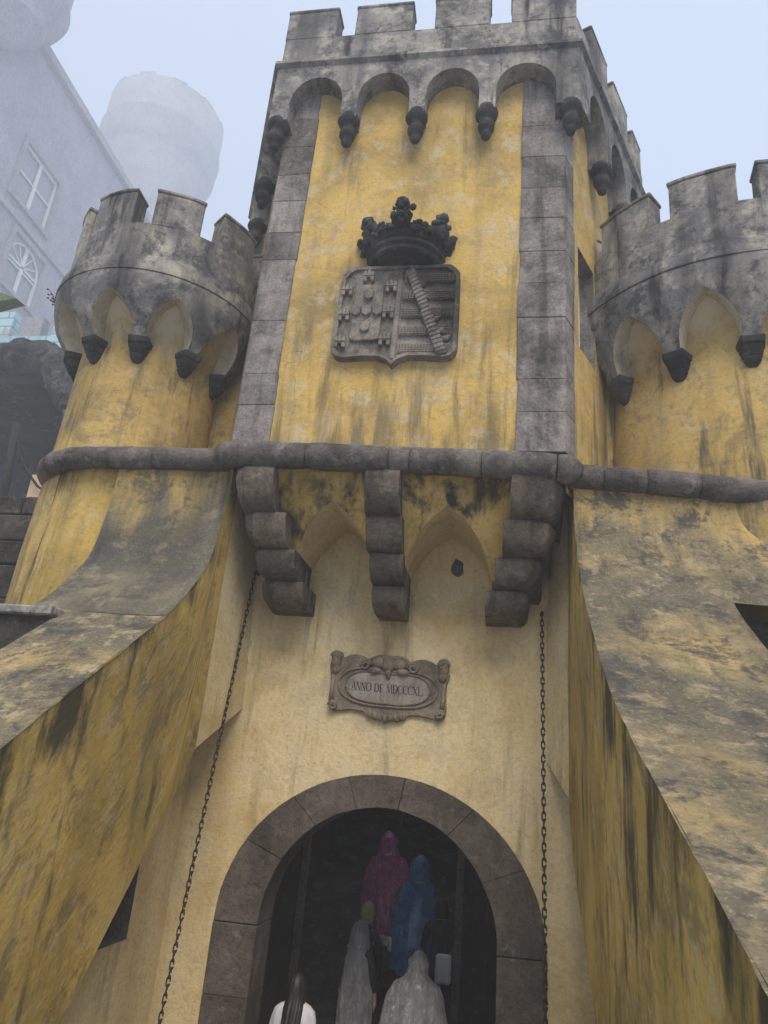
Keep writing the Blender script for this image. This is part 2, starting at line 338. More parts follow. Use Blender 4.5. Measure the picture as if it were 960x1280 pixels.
def bayz(edges, half, zp, zs, fn, hgt):
    def f(u):
        for a, b in zip(edges, edges[1:]):
            if a <= u <= b:
                if u < a+half-.001 or u > b-half+.001: return zp
                t = min(1, max(0, (u-a-half)/(b-a-2*half))); return zs+hgt*fn(t)
        return zp
    return f

# ================================================================== SETTING
V, F, UV = gridf(83, 87, lambda a, b: (-118+166*a, -26+174*b, 0))
def gz(x, y):
    if y < -1.5: return min(1.7, max(0, (-1.5-y)*.34))-.004     # the approach climbs away from the gate
    return -.004
V = [(x, y, gz(x, y)-.06) for x, y, z in V]
tag(mk('ground', V, F, 'ground'), kind='structure')
V, F, UV = gridf(6, 40, lambda a, b: (-2.2+4.4*a, -1.2+12*b, max(0, .45*(-1.2+12*b-1))))
tag(mk('passage_floor', V, F, 'step'), kind='structure')

# ================================================================== GATE TOWER
YT = -1.17; XL, XR = -1.715, 1.745; SD = (math.sin(R(25)), math.cos(R(25)))   # splayed sides
tower = thing('gate_tower', (0, 0, 0), 'tall yellow gate tower with grey stone corners and battlements, above the entrance arch', 'tower')
def front(u, off): return (u, YT-off)
def sideR(s, off): return (XR+SD[0]*s+SD[1]*off, YT+SD[1]*s-SD[0]*off)
def sideL(s, off): return (XL-SD[0]*s-SD[1]*off, YT+SD[1]*s-SD[0]*off)
LS = 2.75
# yellow walls
V, F, UV = gridf(20, 40, lambda a, b: wob((-1.45+2.9*a, YT, 6.45+5.7*b), .006))
mk('front_wall', V, F, 'ochre', tower, True)
V, F, UV = gridf(8, 24, lambda a, b: sideL(.05+a*LS, 0)+(6.3+5.9*b,))
mk('side_wall', V, F, 'ochre', tower, True)
# right side wall with window opening s .46-1.0, z 8.25-9.6
wz = (8.22, 9.60); wsx = (.46, 1.02)
ss = [.05, wsx[0], wsx[1], LS]; zz = [6.3, wz[0], wz[1], 12.2]; V = []; F = []
for s in ss:
    for z in zz: V.append(sideR(s, 0)+(z,))
for i in range(3):
    for j in range(3):
        if not (i == 1 and j == 1): F.append((i*4+j, i*4+4+j, i*4+5+j, i*4+1+j))
mk('side_wall', V, F, 'ochre', tower)
# reveal, frame and panes of that window
V = []; 
for off in (0, -.26):
    for s, z in ((wsx[0], wz[0]), (wsx[1], wz[0]), (wsx[1], wz[1]), (wsx[0], wz[1])): V.append(sideR(s, off)+(z,))
win = mk('window', V, [(i, (i+1) % 4, 4+(i+1) % 4, 4+i) for i in range(4)], 'quoin', tower)
def sbox(s0, s1, o0, o1, z0, z1):
    return prism([sideR(s0, o0), sideR(s1, o0), sideR(s1, o1), sideR(s0, o1)], z0, z1)
fr = merge(sbox(wsx[0], wsx[0]+.06, -.24, -.18, *wz), sbox(wsx[1]-.06, wsx[1], -.24, -.18, *wz), sbox(wsx[0]+.06, wsx[1]-.06, -.24, -.18, wz[0], wz[0]+.07), sbox(wsx[0]+.06, wsx[1]-.06, -.24, -.18, wz[1]-.07, wz[1]),
           sbox((wsx[0]+wsx[1])/2-.025, (wsx[0]+wsx[1])/2+.025, -.235, -.185, wz[0]+.07, wz[1]-.07))
mk('frame', *fr, 'whitewood', win)
for k in range(2):
    c0 = wsx[0]+.06 if k == 0 else (wsx[0]+wsx[1])/2+.025
    mk('pane', *sbox(c0, c0+(wsx[1]-wsx[0]-.17)/2, -.225, -.215, wz[0]+.07, wz[1]-.07), 'paneglass', win)
# interior back
V, F = prism([sideL(LS, -.02), sideR(LS, -.02), sideR(LS, -.1), sideL(LS, -.1)], 6.3, 12.2); mk('back_wall', V, F, 'quoin', tower)
# quoin stones
Rq = [11.05, 10.565, 10.091, 9.645, 9.183, 8.748, 8.299, 7.537, 7.153, 6.70]
Lq = [11.40, 10.92, 10.464, 10.045, 9.567, 9.164, 8.309, 7.614, 7.221, 6.70]
Rq = [11.9, 11.5]+Rq; Lq = [11.9]+Lq
for sgn, zs in ((1, Rq), (-1, Lq)):
    sd = sideR if sgn > 0 else sideL; cx = XR if sgn > 0 else XL
    for k in range(len(zs)-1):
        ji = random.uniform(-.012, .012); pr = .02+random.uniform(0, .008); ret = .27+random.uniform(-.02, .03)
        xi = (1.265 if sgn > 0 else -1.325)+ji; m = .638*pr
        poly = [(xi, YT-pr), (cx+m*sgn, YT-pr), sd(ret, pr), sd(ret, -.2), (xi, YT+.2)]
        if sgn < 0: poly = poly[::-1]
        V, F = rough(*prism(poly, zs[k+1]+.0015, zs[k]-.0015), .005, .010)
        mk('quoin_stone', V, F, 'quoin', tower)
# machicolation, round arches
PO = .26
def faceArc(pos, edges, ext0, ext1, sgn=1):
    es = list(edges); us = [ext0]+bays(es, .10)+[ext1]
    zl = bayz(es, .10, 11.13, 11.42, rounda, .80)
    return arcade(lambda u, z: pos(u, PO)+(z,), lambda u, z: pos(u, -.01)+(z,), us, zl, 12.02)
mit = .638*PO
FE = [-1.74, -.87, -.02, .83, 1.74]; SE = [.10, .95, 1.80, 2.65]
a1 = faceArc(front, FE, XL-mit, XR+mit); 
# offset along the splayed sides starts at the mitre
sm = -PO*SD[0]+0.0
def mitS(): # s of the mitre on the side face
    return PO*(-1+SD[0])/SD[1]*1.0
s0 = mitS()
a2 = faceArc(sideR, SE, s0, LS); a3 = faceArc(sideL, SE, s0, LS)
mk('machicolation', *merge(a1, a2, a3), 'cement', tower, 'auto')
# ledge and parapet
def ring(off0, off1, z0, z1):
    def pl(o):
        k = .638*o; ms = o*(-1+SD[0])/SD[1]
        return [sideL(LS, o), (XL-k, YT-o), (XR+k, YT-o), sideR(LS, o)]
    a, b = pl(off0), pl(off1); V = [p+(z0,) for p in a]+[p+(z1,) for p in b]
    return V, [(i, i+1, 5+i, 4+i) for i in range(3)]
led = merge(ring(PO, PO+.05, 12.022, 12.06), ring(PO+.05, PO+.045, 12.06, 12.11), ring(PO+.045, PO-.03, 12.11, 12.15))
mk('parapet_ledge', *led, 'cement', tower)
def wallring(off, th, z0, z1):
    return merge(ring(off, off, z0, z1), ring(off-th, off-th, z0, z1), ring(off, off-th, z1, z1))
mk('parapet', *wallring(PO-.03, .28, 12.151, 12.585), 'cement', tower)
def merlon(name, poly, z0, z1, parent, sl=.0):
    V, F = rough(*prism(poly, z0, z1), .014, .01)
    o = mk(name, V, F, 'cement', parent)
    c = Vector((sum(p[0] for p in poly)/len(poly), sum(p[1] for p in poly)/len(poly)))
    pg = [tuple(c+(Vector(p)-c)*1.0+(Vector(p)-c).normalized()*.014) for p in poly]
    V, F = rough(*prism(pg, z1+.001, z1+.055), .014, .008); mk('cap', V, F, 'cement', o)
    return o
for (x0, x1) in ((-1.87, -1.19), (-.935, -.19), (.11, .81), (1.09, 1.885)):
    merlon('merlon', [(x0, YT-PO+.026), (x1, YT-PO+.026), (x1, YT-PO+.31), (x0, YT-PO+.31)], 12.58, 13.08, tower)
for sd in (sideR, sideL):
    for (s0_, s1_) in ((.42, 1.08), (1.36, 2.02), (2.3, 2.74)):
        merlon('merlon', [sd(s0_, PO-.034), sd(s1_, PO-.034), sd(s1_, PO-.31), sd(s0_, PO-.31)], 12.58, 13.08, tower)
# hanging corbels of the machicolation
prof = [(.0, 11.20), (.135, 11.20), (.155, 11.15), (.155, 11.09), (.135, 11.04), (.10, 11.01), (.095, 10.97), (.115, 10.92), (.115, 10.86), (.095, 10.81), (.07, 10.79), (.075, 10.74), (.06, 10.69), (.03, 10.66), (0, 10.655)]
V, F = lathe(prof, 14); V = [wob((x*.88, y*.88, (z-11.2)*.86+.3), .014, 9) for x, y, z in V]
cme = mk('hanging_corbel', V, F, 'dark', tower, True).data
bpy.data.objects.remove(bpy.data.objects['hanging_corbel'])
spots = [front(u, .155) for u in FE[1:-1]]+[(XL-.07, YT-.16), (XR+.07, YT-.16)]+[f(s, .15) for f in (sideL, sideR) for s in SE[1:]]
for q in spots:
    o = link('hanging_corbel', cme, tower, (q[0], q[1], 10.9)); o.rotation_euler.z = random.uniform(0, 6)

# ---- lower overhang: pointed arches between roll corbels
KS = .6
def lowP(u, z): return (u, YT+KS*max(0, 6.5-z)-.0, z)
LE = [-1.6, -1.08, -.115, .105, 1.11, 1.7]
def zlow(u):
    if -1.04 < u < -.15: t = (u+1.04)/.89; return 5.42+.78*pointed(t)/.866
    if .14 < u < 1.07: t = (u-.14)/.93; return 5.42+.76*pointed(t)/.866
    return 5.52
us = [-1.42, -1.045]+[-1.04+.89*(i/24) for i in range(25)]+[-.145, .135]+[.14+.93*(i/24) for i in range(25)]+[1.075, 1.42]
us = sorted(set(us))
V, F = arcade(lowP, lambda u, z: (u, .0, z), us, zlow, 6.5, 8)
ov_ = mk('arched_overhang', V, F, 'ochre_face', tower, 'auto', None, None, False); ov_.data.materials.append(M['gate'])
for k_, p_ in enumerate(ov_.data.polygons): p_.material_index = 1 if k_ % 9 == 0 else 0
ROLL = [(6.46, 6.03, -1.30), (6.03, 5.71, -1.07), (5.71, 5.43, -.84), (5.43, 5.17, -.61)]
def rollmesh(path, zt, zb, dep=.23, n=14):
    """cushion roll: profile bulging outwards swept along a plan polyline [(x,y,nx,ny)] (offset normals)"""
    V = []; F = []; m = n+1
    for (x, y, nx, ny) in path:
        for j in range(m):
            t = j/n; b = -.03*(1-min(1, t/.14))**2-dep*(1-math.sqrt(max(0, 1-(t*.995)**2.2)))
            V.append(wob(wob((x+nx*b, y+ny*b, zt+(zb-zt)*t), .012, 5), .006, 14))
    for i in range(len(path)-1):
        for j in range(n): F.append((i*m+j, (i+1)*m+j, (i+1)*m+j+1, i*m+j+1))
    # close ends, top, bottom towards the wall
    k = len(V); BK = [(x+(-nx*.7 if abs(nx) < .1 else 0), y+.75) for x, y, nx, ny in path]
    for (bx, by) in BK: V.append((bx, by, zt)); V.append((bx, by, zb))
    for i in range(len(path)-1):
        F.append((i*m, (i+1)*m, k+2*(i+1), k+2*i)); F.append((i*m+n, k+2*i+1, k+2*(i+1)+1, (i+1)*m+n))
    F.append(tuple(range(0, m))+(k+1, k)); e = len(path)-1
    F.append(tuple(e*m+j for j in range(m-1, -1, -1))+(k+2*e, k+2*e+1))
    return V, F
c0 = []
mid = None
for k, (zt, zb, yf) in enumerate(ROLL):
    # middle corbel
    x0, x1 = [(-.215, .135), (-.205, .16), (-.175, .17), (-.16, .165)][k]
    V, F = rollmesh([(x0, yf, 0, -1), ((x0+x1)/2, yf, 0, -1), (x1, yf, 0, -1)], zt-.004, zb+.004)
    if k == 0: mid = mk('roll_corbel', V, F, 'corbel', tower, 'auto')
    else: mk('corbel_roll', V, F, 'corbel', mid, 'auto')
for sgn in (-1, 1):
    hd = None
    for k, (zt, zb, yf) in enumerate(ROLL):
        xi = ([1.235, 1.17, 1.10, 1.01] if sgn > 0 else [1.18, 1.06, .98, .91])[k]
        xc = ([1.52, 1.47, 1.41, 1.30] if sgn > 0 else [1.50, 1.41, 1.33, 1.28])[k]
        q = .7071; pth = [(xi*sgn, yf, 0, -1), (xc*sgn, yf, 0, -1)]
        V, F = rollmesh(pth, zt-.004, zb+.004)
        a = mk('roll_corbel' if k == 0 else 'corbel_roll', V, F, 'corbel', tower if k == 0 else hd, 'auto')
        if k == 0: hd = a
        pth = [((xc+.004)*sgn, yf+.002, .3*sgn, -.95), ((xc+(.14 if sgn > 0 else .10))*sgn, yf+.07, .6*sgn, -.8), ((xc+(.25-.03*k if sgn > 0 else .16))*sgn, yf+.25, .85*sgn, -.5)]
        V, F = rollmesh(pth, zt-.004, zb+.004)
        mk('corbel_roll', V, F, 'corbel', hd, 'auto')
# ---- string course (tower part): stones of a half-round moulding
def torus_run(pts, r, parent, cuts, name='string_stone', gap=.006):
    """pts: plan polyline with z; split at arc lengths cuts"""
    P = catmull(pts, 10); L = [0]
    for a, b in zip(P, P[1:]): L.append(L[-1]+(b-a).length)
    cuts = [0]+[c for c in cuts if c < L[-1]]+[L[-1]]
    def at(s):
        for i in range(len(L)-1):
            if L[i+1] >= s: return P[i].lerp(P[i+1], (s-L[i])/max(1e-9, L[i+1]-L[i]))
        return P[-1]
    for a, b in zip(cuts, cuts[1:]):
        n = max(3, int((b-a)/.09)); pts2 = [at(a+gap+(b-a-2*gap)*i/n) for i in range(n+1)]
        rr = [r*(.94 if i in (0, n) else 1.0) for i in range(n+1)]
        V, F = sweep(pts2, rr, 16, .012); mk(name, V, F, 'torus', parent, True)
torus_run([(-1.86, -.95, 6.6), (-1.80, -1.16, 6.6), (-1.66, -1.23, 6.6), (-.8, -1.235, 6.59), (0, -1.235, 6.565), (.9, -1.235, 6.54), (1.66, -1.23, 6.51), (1.80, -1.17, 6.5), (1.90, -.95, 6.5)], .143, tower, [.24, 1.2, 2.07, 2.28, 3.0, 3.72, 3.93])

# ================================================================== GATE WALL with arch
gate = thing('gate_wall', (0, 0, 0), 'beige rendered wall around the entrance arch, under the overhanging tower', 'wall')
AC = (.06, 2.08); RI, RO = 1.165, 1.62
def arc_pt(r, a, top): return (AC[0]+r*math.cos(a), AC[1]+top*math.sin(a))
TI, TO = 1.175, 1.49
out = [(-2.3, -1), (AC[0]-RO, -1)]+[arc_pt(RO, math.pi*(1-i/40), TO) for i in range(41)]+[(AC[0]+RO, -1), (2.3, -1), (2.3, 6.7), (-2.3, 6.7)]
mk('wall_face', [(x, 0, z) for x, z in out], [tuple(range(len(out)))], 'gate', gate)
# stones of the arch: ring and jambs
cuts = [0, 30, 56, 83, 104, 126, 149, 180]
for a0, a1 in zip(cuts, cuts[1:]):
    n = max(3, int((a1-a0)/5)); V = []; F = []; g = .10
    pr_ = .012+random.uniform(0, .012)
    for i in range(n+1):
        a = R(a0+g+(a1-a0-2*g)*i/n)
        for (r, t, y) in ((RI, TI, -pr_), (RO, TO, -pr_), (RO, TO, .5), (RI, TI, .5)):
            x, z = arc_pt(r+random.uniform(-.003, .003), a, t); V.append((x, y, z))
    for i in range(n):
        for j in range(4): F.append((i*4+j, i*4+(j+1) % 4, (i+1)*4+(j+1) % 4, (i+1)*4+j))
    F += [(0, 1, 2, 3), (n*4+3, n*4+2, n*4+1, n*4)]
    V, F = rough(V, F, .004, .006); mk('arch_stone', V, F, 'arch', gate, 'auto')
for sgn in (-1, 1):
    z1 = AC[1]-.006
    for h in (.62, .48, .66, .8):
        x0, x1 = sorted((AC[0]+sgn*RI, AC[0]+sgn*RO)); block('jamb_stone', x0, x1, -.016-random.uniform(0, .01), .5, z1-h, z1-.003, 'arch', gate, .006, .008); z1 -= h
# patch of exposed stone high under the right arch
V = []; n = 13
for k in range(n):
    a = 2*math.pi*k/n; r = random.uniform(.075, .105); V.append((.675+r*.8*math.cos(a), .0, 5.82+r*1.2*math.sin(a)))
V += [(.675+(x-.675)*.78, -.022-random.uniform(0, .015), 5.82+(z-5.82)*.78) for x, y, z in V[:n]]+[(.67, -.02, 5.83)]
mk('exposed_stone', V, [(k, (k+1) % n, n+(k+1) % n, n+k) for k in range(n)]+[(n+k, n+(k+1) % n, 2*n) for k in range(n)], 'dark', gate)
# corner strips above and side recesses below
def strip(name, P4, mat, parent, nu=6, nv=16, bow=0.0):
    a, b, c, d = [Vector(p) for p in P4]
    def fn(u, v):
        p = (a.lerp(b, v)).lerp(d.lerp(c, v), u); return wob(p, .006, 2)
    V, F, UV = gridf(nu, nv, fn); return mk(name, V, F, mat, parent, True)

# ---- passage behind the arch
pas = thing('entrance_passage', (0, .6, 0), 'dark vaulted passage rising behind the entrance arch', 'passage')
prof = [(-1.75, -.3)]+[(.06+1.78*math.cos(math.pi*(1-i/20)), 2.3+1.75*math.sin(math.pi*(1-i/20))) for i in range(21)]+[(1.87, -.3)]
V = []; F = []; ys = [.5, .51, 2.2, 4.3, 6, 8, 10.5]
for y in ys:
    k = max(0, .45*(y-1))
    for x, z in prof: V.append((x, y, z+(k if z > 0 else 0)))
m = len(prof)
for i in range(len(ys)-1):
    for j in range(m-1):
        if not (i == 2 and abs((prof[j][0]+prof[j+1][0])/2-.06) < 1.15): F.append((i*m+j, i*m+j+1, (i+1)*m+j+1, (i+1)*m+j))      # added unseen vault opening, lets daylight down onto the people
F.append(tuple((len(ys)-1)*m+j for j in range(m)))
V2 = []
arch_in = [(AC[0]-RI-.02, -.3)]+[arc_pt(RI+.02, math.pi*(1-i/20), TI+.02) for i in range(21)]+[(AC[0]+RI+.02, -.3)]
k = len(V)
for x, z in arch_in: V.append((x, .505, z))
for j in range(m-1): F.append((j, j+1, k+j+1, k+j))
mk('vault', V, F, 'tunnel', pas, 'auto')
def leaf(h0, h1, label):
    """open door leaf of upright planks from hinge h0 to free edge h1 (plan points)"""
    t = thing('timber_leaf', (h0[0], h0[1], 0), label, 'timber leaf', 'timber leaves in the passage'); a, b = Vector(h0), Vector(h1); d = (b-a).normalized(); nn = Vector((-d.y, d.x)); L = (b-a).length; n = 6
    for k in range(n):
        p0 = a+d*(L*k/n+.004); p1 = a+d*(L*(k+1)/n-.004); V, F = rough(*prism([tuple(p0), tuple(p1), tuple(p1+nn*.07), tuple(p0+nn*.07)], .06+.45*max(0, h1[1]-1), 3.75), .006, .003); mk('plank', V, F, 'door', t)
    q = a+d*(L+.003); V, F = rough(*prism([tuple(q-nn*.06), tuple(q+d*.1-nn*.06), tuple(q+d*.1+nn*.12), tuple(q+nn*.12)], .06+.45*max(0, h1[1]-1), 3.8), .008, .004); mk('edge_post', V, F, 'rib', t)
leaf((-1.66, .62), (-1.24, 2.1), 'open wooden door leaf with a pale edge, left in the passage')
leaf((1.76, .62), (.86, 2.3), 'open wooden door leaf with a pale edge, right in the passage')
mk('hanging_cable', *sweep([(-.3, 4.6, 5.2), (-.31, 4.6, 4.0), (-.3, 4.6, 2.9)], .012, 6), 'rib', pas)

# ================================================================== FLANKING BUTTRESSES
PL = [(-1.10, 6.5), (-1.12, 6.2), (-1.165, 5.89), (-1.30, 5.41), (-1.65, 4.99), (-2.10, 4.62), (-2.85, 4.12), (-3.41, 3.74), (-3.80, 3.47), (-5.0, 2.80), (-6.3, 2.3)]
PR = [(-1.08, 6.45), (-1.14, 6.05), (-1.37, 5.66), (-1.72, 5.26), (-2.14, 4.88), (-3.17, 4.18), (-3.98, 3.79), (-5.06, 3.36), (-5.79, 3.07), (-6.9, 2.7)]
def buttress(sgn, prof, xin, xout, lower, zl, label, ledge_to, skew=0.0):
    """curved scarp, its inner face towards the gate and the recess under it"""
    t = thing('buttress', (xin, prof[0][0], 0), label, 'buttress', 'buttresses flanking the gate')
    C = catmull([(0, y, z) for y, z in prof], 7); arc = [0]
    for a, b in zip(C, C[1:]): arc.append(arc[-1]+(b-a).length)
    n = len(C)-1
    def nrm(i):
        d = C[min(n, i+1)]-C[max(0, i-1)]; return Vector((0, d.z, -d.y)).normalized()*(-1)
    ic = min(range(n+1), key=lambda i: abs(C[i].z-zl))
    def part(i0, i1, x0, x1, nx=14):
        V = []; UV = []; F = []
        for i in range(i0, i1+1):
            for j in range(nx+1):
                x = x0+(x1-x0)*j/nx; e = .014*mnoise.noise(Vector((x*1.7, C[i].y*1.7, C[i].z*1.7)))+.004*mnoise.noise(Vector((x*9, C[i].y*9, C[i].z*9)))
                q = C[i]+nrm(i)*e; dx = 0
                if j == 0: dx = -(.006+.010*abs(mnoise.noise(Vector((0, C[i].y*7, C[i].z*7)))))*sgn
                V.append((x+dx, q.y+skew*abs(x-xin), q.z)); UV.append((x, -arc[i]))
        m = nx+1
        for i in range(i1-i0):
            for j in range(nx): F.append((i*m+j, (i+1)*m+j, (i+1)*m+j+1, i*m+j+1))
        return V, F, UV
    V, F, UV = part(0, ic, xin, ledge_to, 40); mk('upper_scarp', V, F, 'scarp_dark' if sgn < 0 else 'scarp', t, True, UV)
    V, F, UV = part(ic, n, xin, xout, 22); V = [(x, y-.0015, z-(.006 if sgn < 0 else .0)) for x, y, z in V]; mk('lower_scarp', V, F, 'scarp', t, True, UV)
    # inner face
    low = lower
    def lowz(y):
        pts = sorted(low[:-1])
        if y <= pts[0][0]: return -1.0
        for (y0, z0), (y1, z1) in zip(pts, pts[1:]):
            if y0 <= y <= y1: return z0+(z1-z0)*(y-y0)/max(1e-6, y1-y0)
        return pts[-1][1]
    def topz(y):
        if y >= C[0].y: return C[0].z
        for a, b in zip(C, C[1:]):
            if b.y <= y <= a.y: return a.z+(b.z-a.z)*(a.y-y)/max(1e-6, a.y-b.y)
        return C[-1].z
    yb = low[-1][0]; cols = [yb, (yb+C[0].y)/2]+[c.y for c in C]; V = []; UV = []; F = []; nr = 14
    cols = sorted(set(cols), reverse=True)
    for y in cols:
        a, b = topz(y), lowz(y)
        for j in range(nr+1):
            t_ = j/nr; z = a+(b-a)*t_; V.append((xin+.001*sgn+.006*mnoise.noise(Vector((0, y*1.5, z*1.5)))*(1 if 0 < j < nr else 0), y, z)); UV.append((y, -(a-z)))
    for i in range(len(cols)-1):
        for j in range(nr): F.append((i*(nr+1)+j, (i+1)*(nr+1)+j, (i+1)*(nr+1)+j+1, i*(nr+1)+j+1))
    mk('inner_face', V, F, 'ochre_edge', t, True, UV)
    # outer cheek of the lower scarp
    tp = [(c.y, c.z) for c in C[ic:]]; pl = tp+[(prof[-1][0], -1), (tp[0][0], -1)]
    mk('outer_face', [(xout, y+skew*abs(xout-xin), z-.012) for y, z in pl], [tuple(range(len(pl)))], 'scarp', t, False, [(y, z) for y, z in pl])
    # soffit under the slanting lower edge, and the recessed wall behind
    V = []; F = []
    for (y, z) in low: V += [(xin+.001*sgn, y, z), (xin+.46*sgn, y+.05, z-.02)]
    for i in range(len(low)-1): F.append((2*i, 2*i+1, 2*i+3, 2*i+2))
    mk('soffit', V, F, 'ochre_face', t)
    return t
lowL = [(-4.2, -.4), (-2.40, 1.755), (-1.75, 2.52), (-1.01, 3.39), (-.84, 3.65), (-.86, 6.5)]
lowR = [(-5.0, .4), (-2.3, 2.15), (-1.0, 2.87), (-.62, 3.12), (-.36, 3.5), (-.36, 6.45)]
bl = buttress(-1, PL, -1.70, -2.66, lowL, 4.66, 'curved sloping buttress left of the gate, dark upper patch above a cross joint', -3.0)
br = buttress(1, PR, 1.85, 3.07, lowR, 5.09, 'curved sloping buttress right of the gate, blotched with ochre and grey lichen', 7.0, .155)
strip('corner_strip', [(-1.70, -.87, 6.5), (-1.70, -.845, 3.65), (-1.585, .004, 4.13), (-1.69, .004, 6.5)], 'gate', bl)
V = [(-1.70, -.845, 3.65), (-1.585, .004, 4.13), (-2.10, .004, 3.9), (-2.12, -.80, 3.6)]; mk('corner_soffit', V, [(0, 1, 2, 3)], 'gate', bl)
strip('corner_strip', [(1.85, -.37, 6.45), (1.85, -.36, 3.5), (1.66, .004, 3.85), (1.665, .004, 6.45)], 'gate', br)
V = [(1.85, -.36, 3.5), (1.66, .004, 3.85), (2.2, .004, 3.9), (2.2, -.4, 3.5)]; mk('corner_soffit', V, [(0, 1, 2, 3)], 'gate', br)
# recess side walls; the left one has a slit window
def quadwall(x, ys, zs, hole=None):
    V = [(x, y, z) for y, zz_ in zip(ys, zs) for z in zz_]; F = []; m = len(zs[0])
    for i in range(len(ys)-1):
        for j in range(m-1):
            if hole != (i, j): F.append((i*m+j, (i+1)*m+j, (i+1)*m+j+1, i*m+j+1))
    return V, F
mk('recess_wall', *quadwall(-2.06, [.0, -.82, -1.45, -4.3], [(-1, 1.98, 2.85, 4.0), (-1, 1.98, 2.85, 3.72), (-1, 1.98, 2.85, 2.93), (-1, -.8, -.6, -.45)], (1, 1)), 'gate', bl)
V = [(-2.06, y, z) for y, z in ((-.82, 1.98), (-1.45, 1.98), (-1.45, 2.85), (-.82, 2.85))]+[(-2.5, y, z) for y, z in ((-.82, 1.98), (-1.45, 1.98), (-1.45, 2.85), (-.82, 2.85))]
lw = mk('slit_window', V, [(i, (i+1) % 4, 4+(i+1) % 4, 4+i) for i in range(4)], 'arch', bl)
mk('pane', [(-2.48, y, z) for y, z in ((-.82, 1.98), (-1.45, 1.98), (-1.45, 2.85), (-.82, 2.85))], [(0, 1, 2, 3)], 'paneglass', lw)
mk('recess_wall', *quadwall(2.14, [.0, -4.8], [(-1, 4.0), (-1, .7)]), 'gate', br)
# low walls running out from the buttresses, with coping
lw1 = thing('low_wall', (-4, -2.1, 0), 'dark low wall with pale coping, running out left of the left buttress', 'wall')
V, F = boxv(-9, -2.662, -2.12, -1.6, -1, 4.58); mk('wall_body', V, F, 'step', lw1)
V, F = rough(*boxv(-9, -2.62, -2.20, -1.5, 4.585, 4.665), .015, .01); mk('coping', V, F, 'cement', lw1)
lw2 = thing('low_wall', (5, -1.6, 0), 'dark recessed wall under the scarp edge, right of the right buttress', 'wall')
V, F = boxv(3.074, 9, -1.28, -.8, -1, 5.06); mk('wall_body', V, F, 'step', lw2)

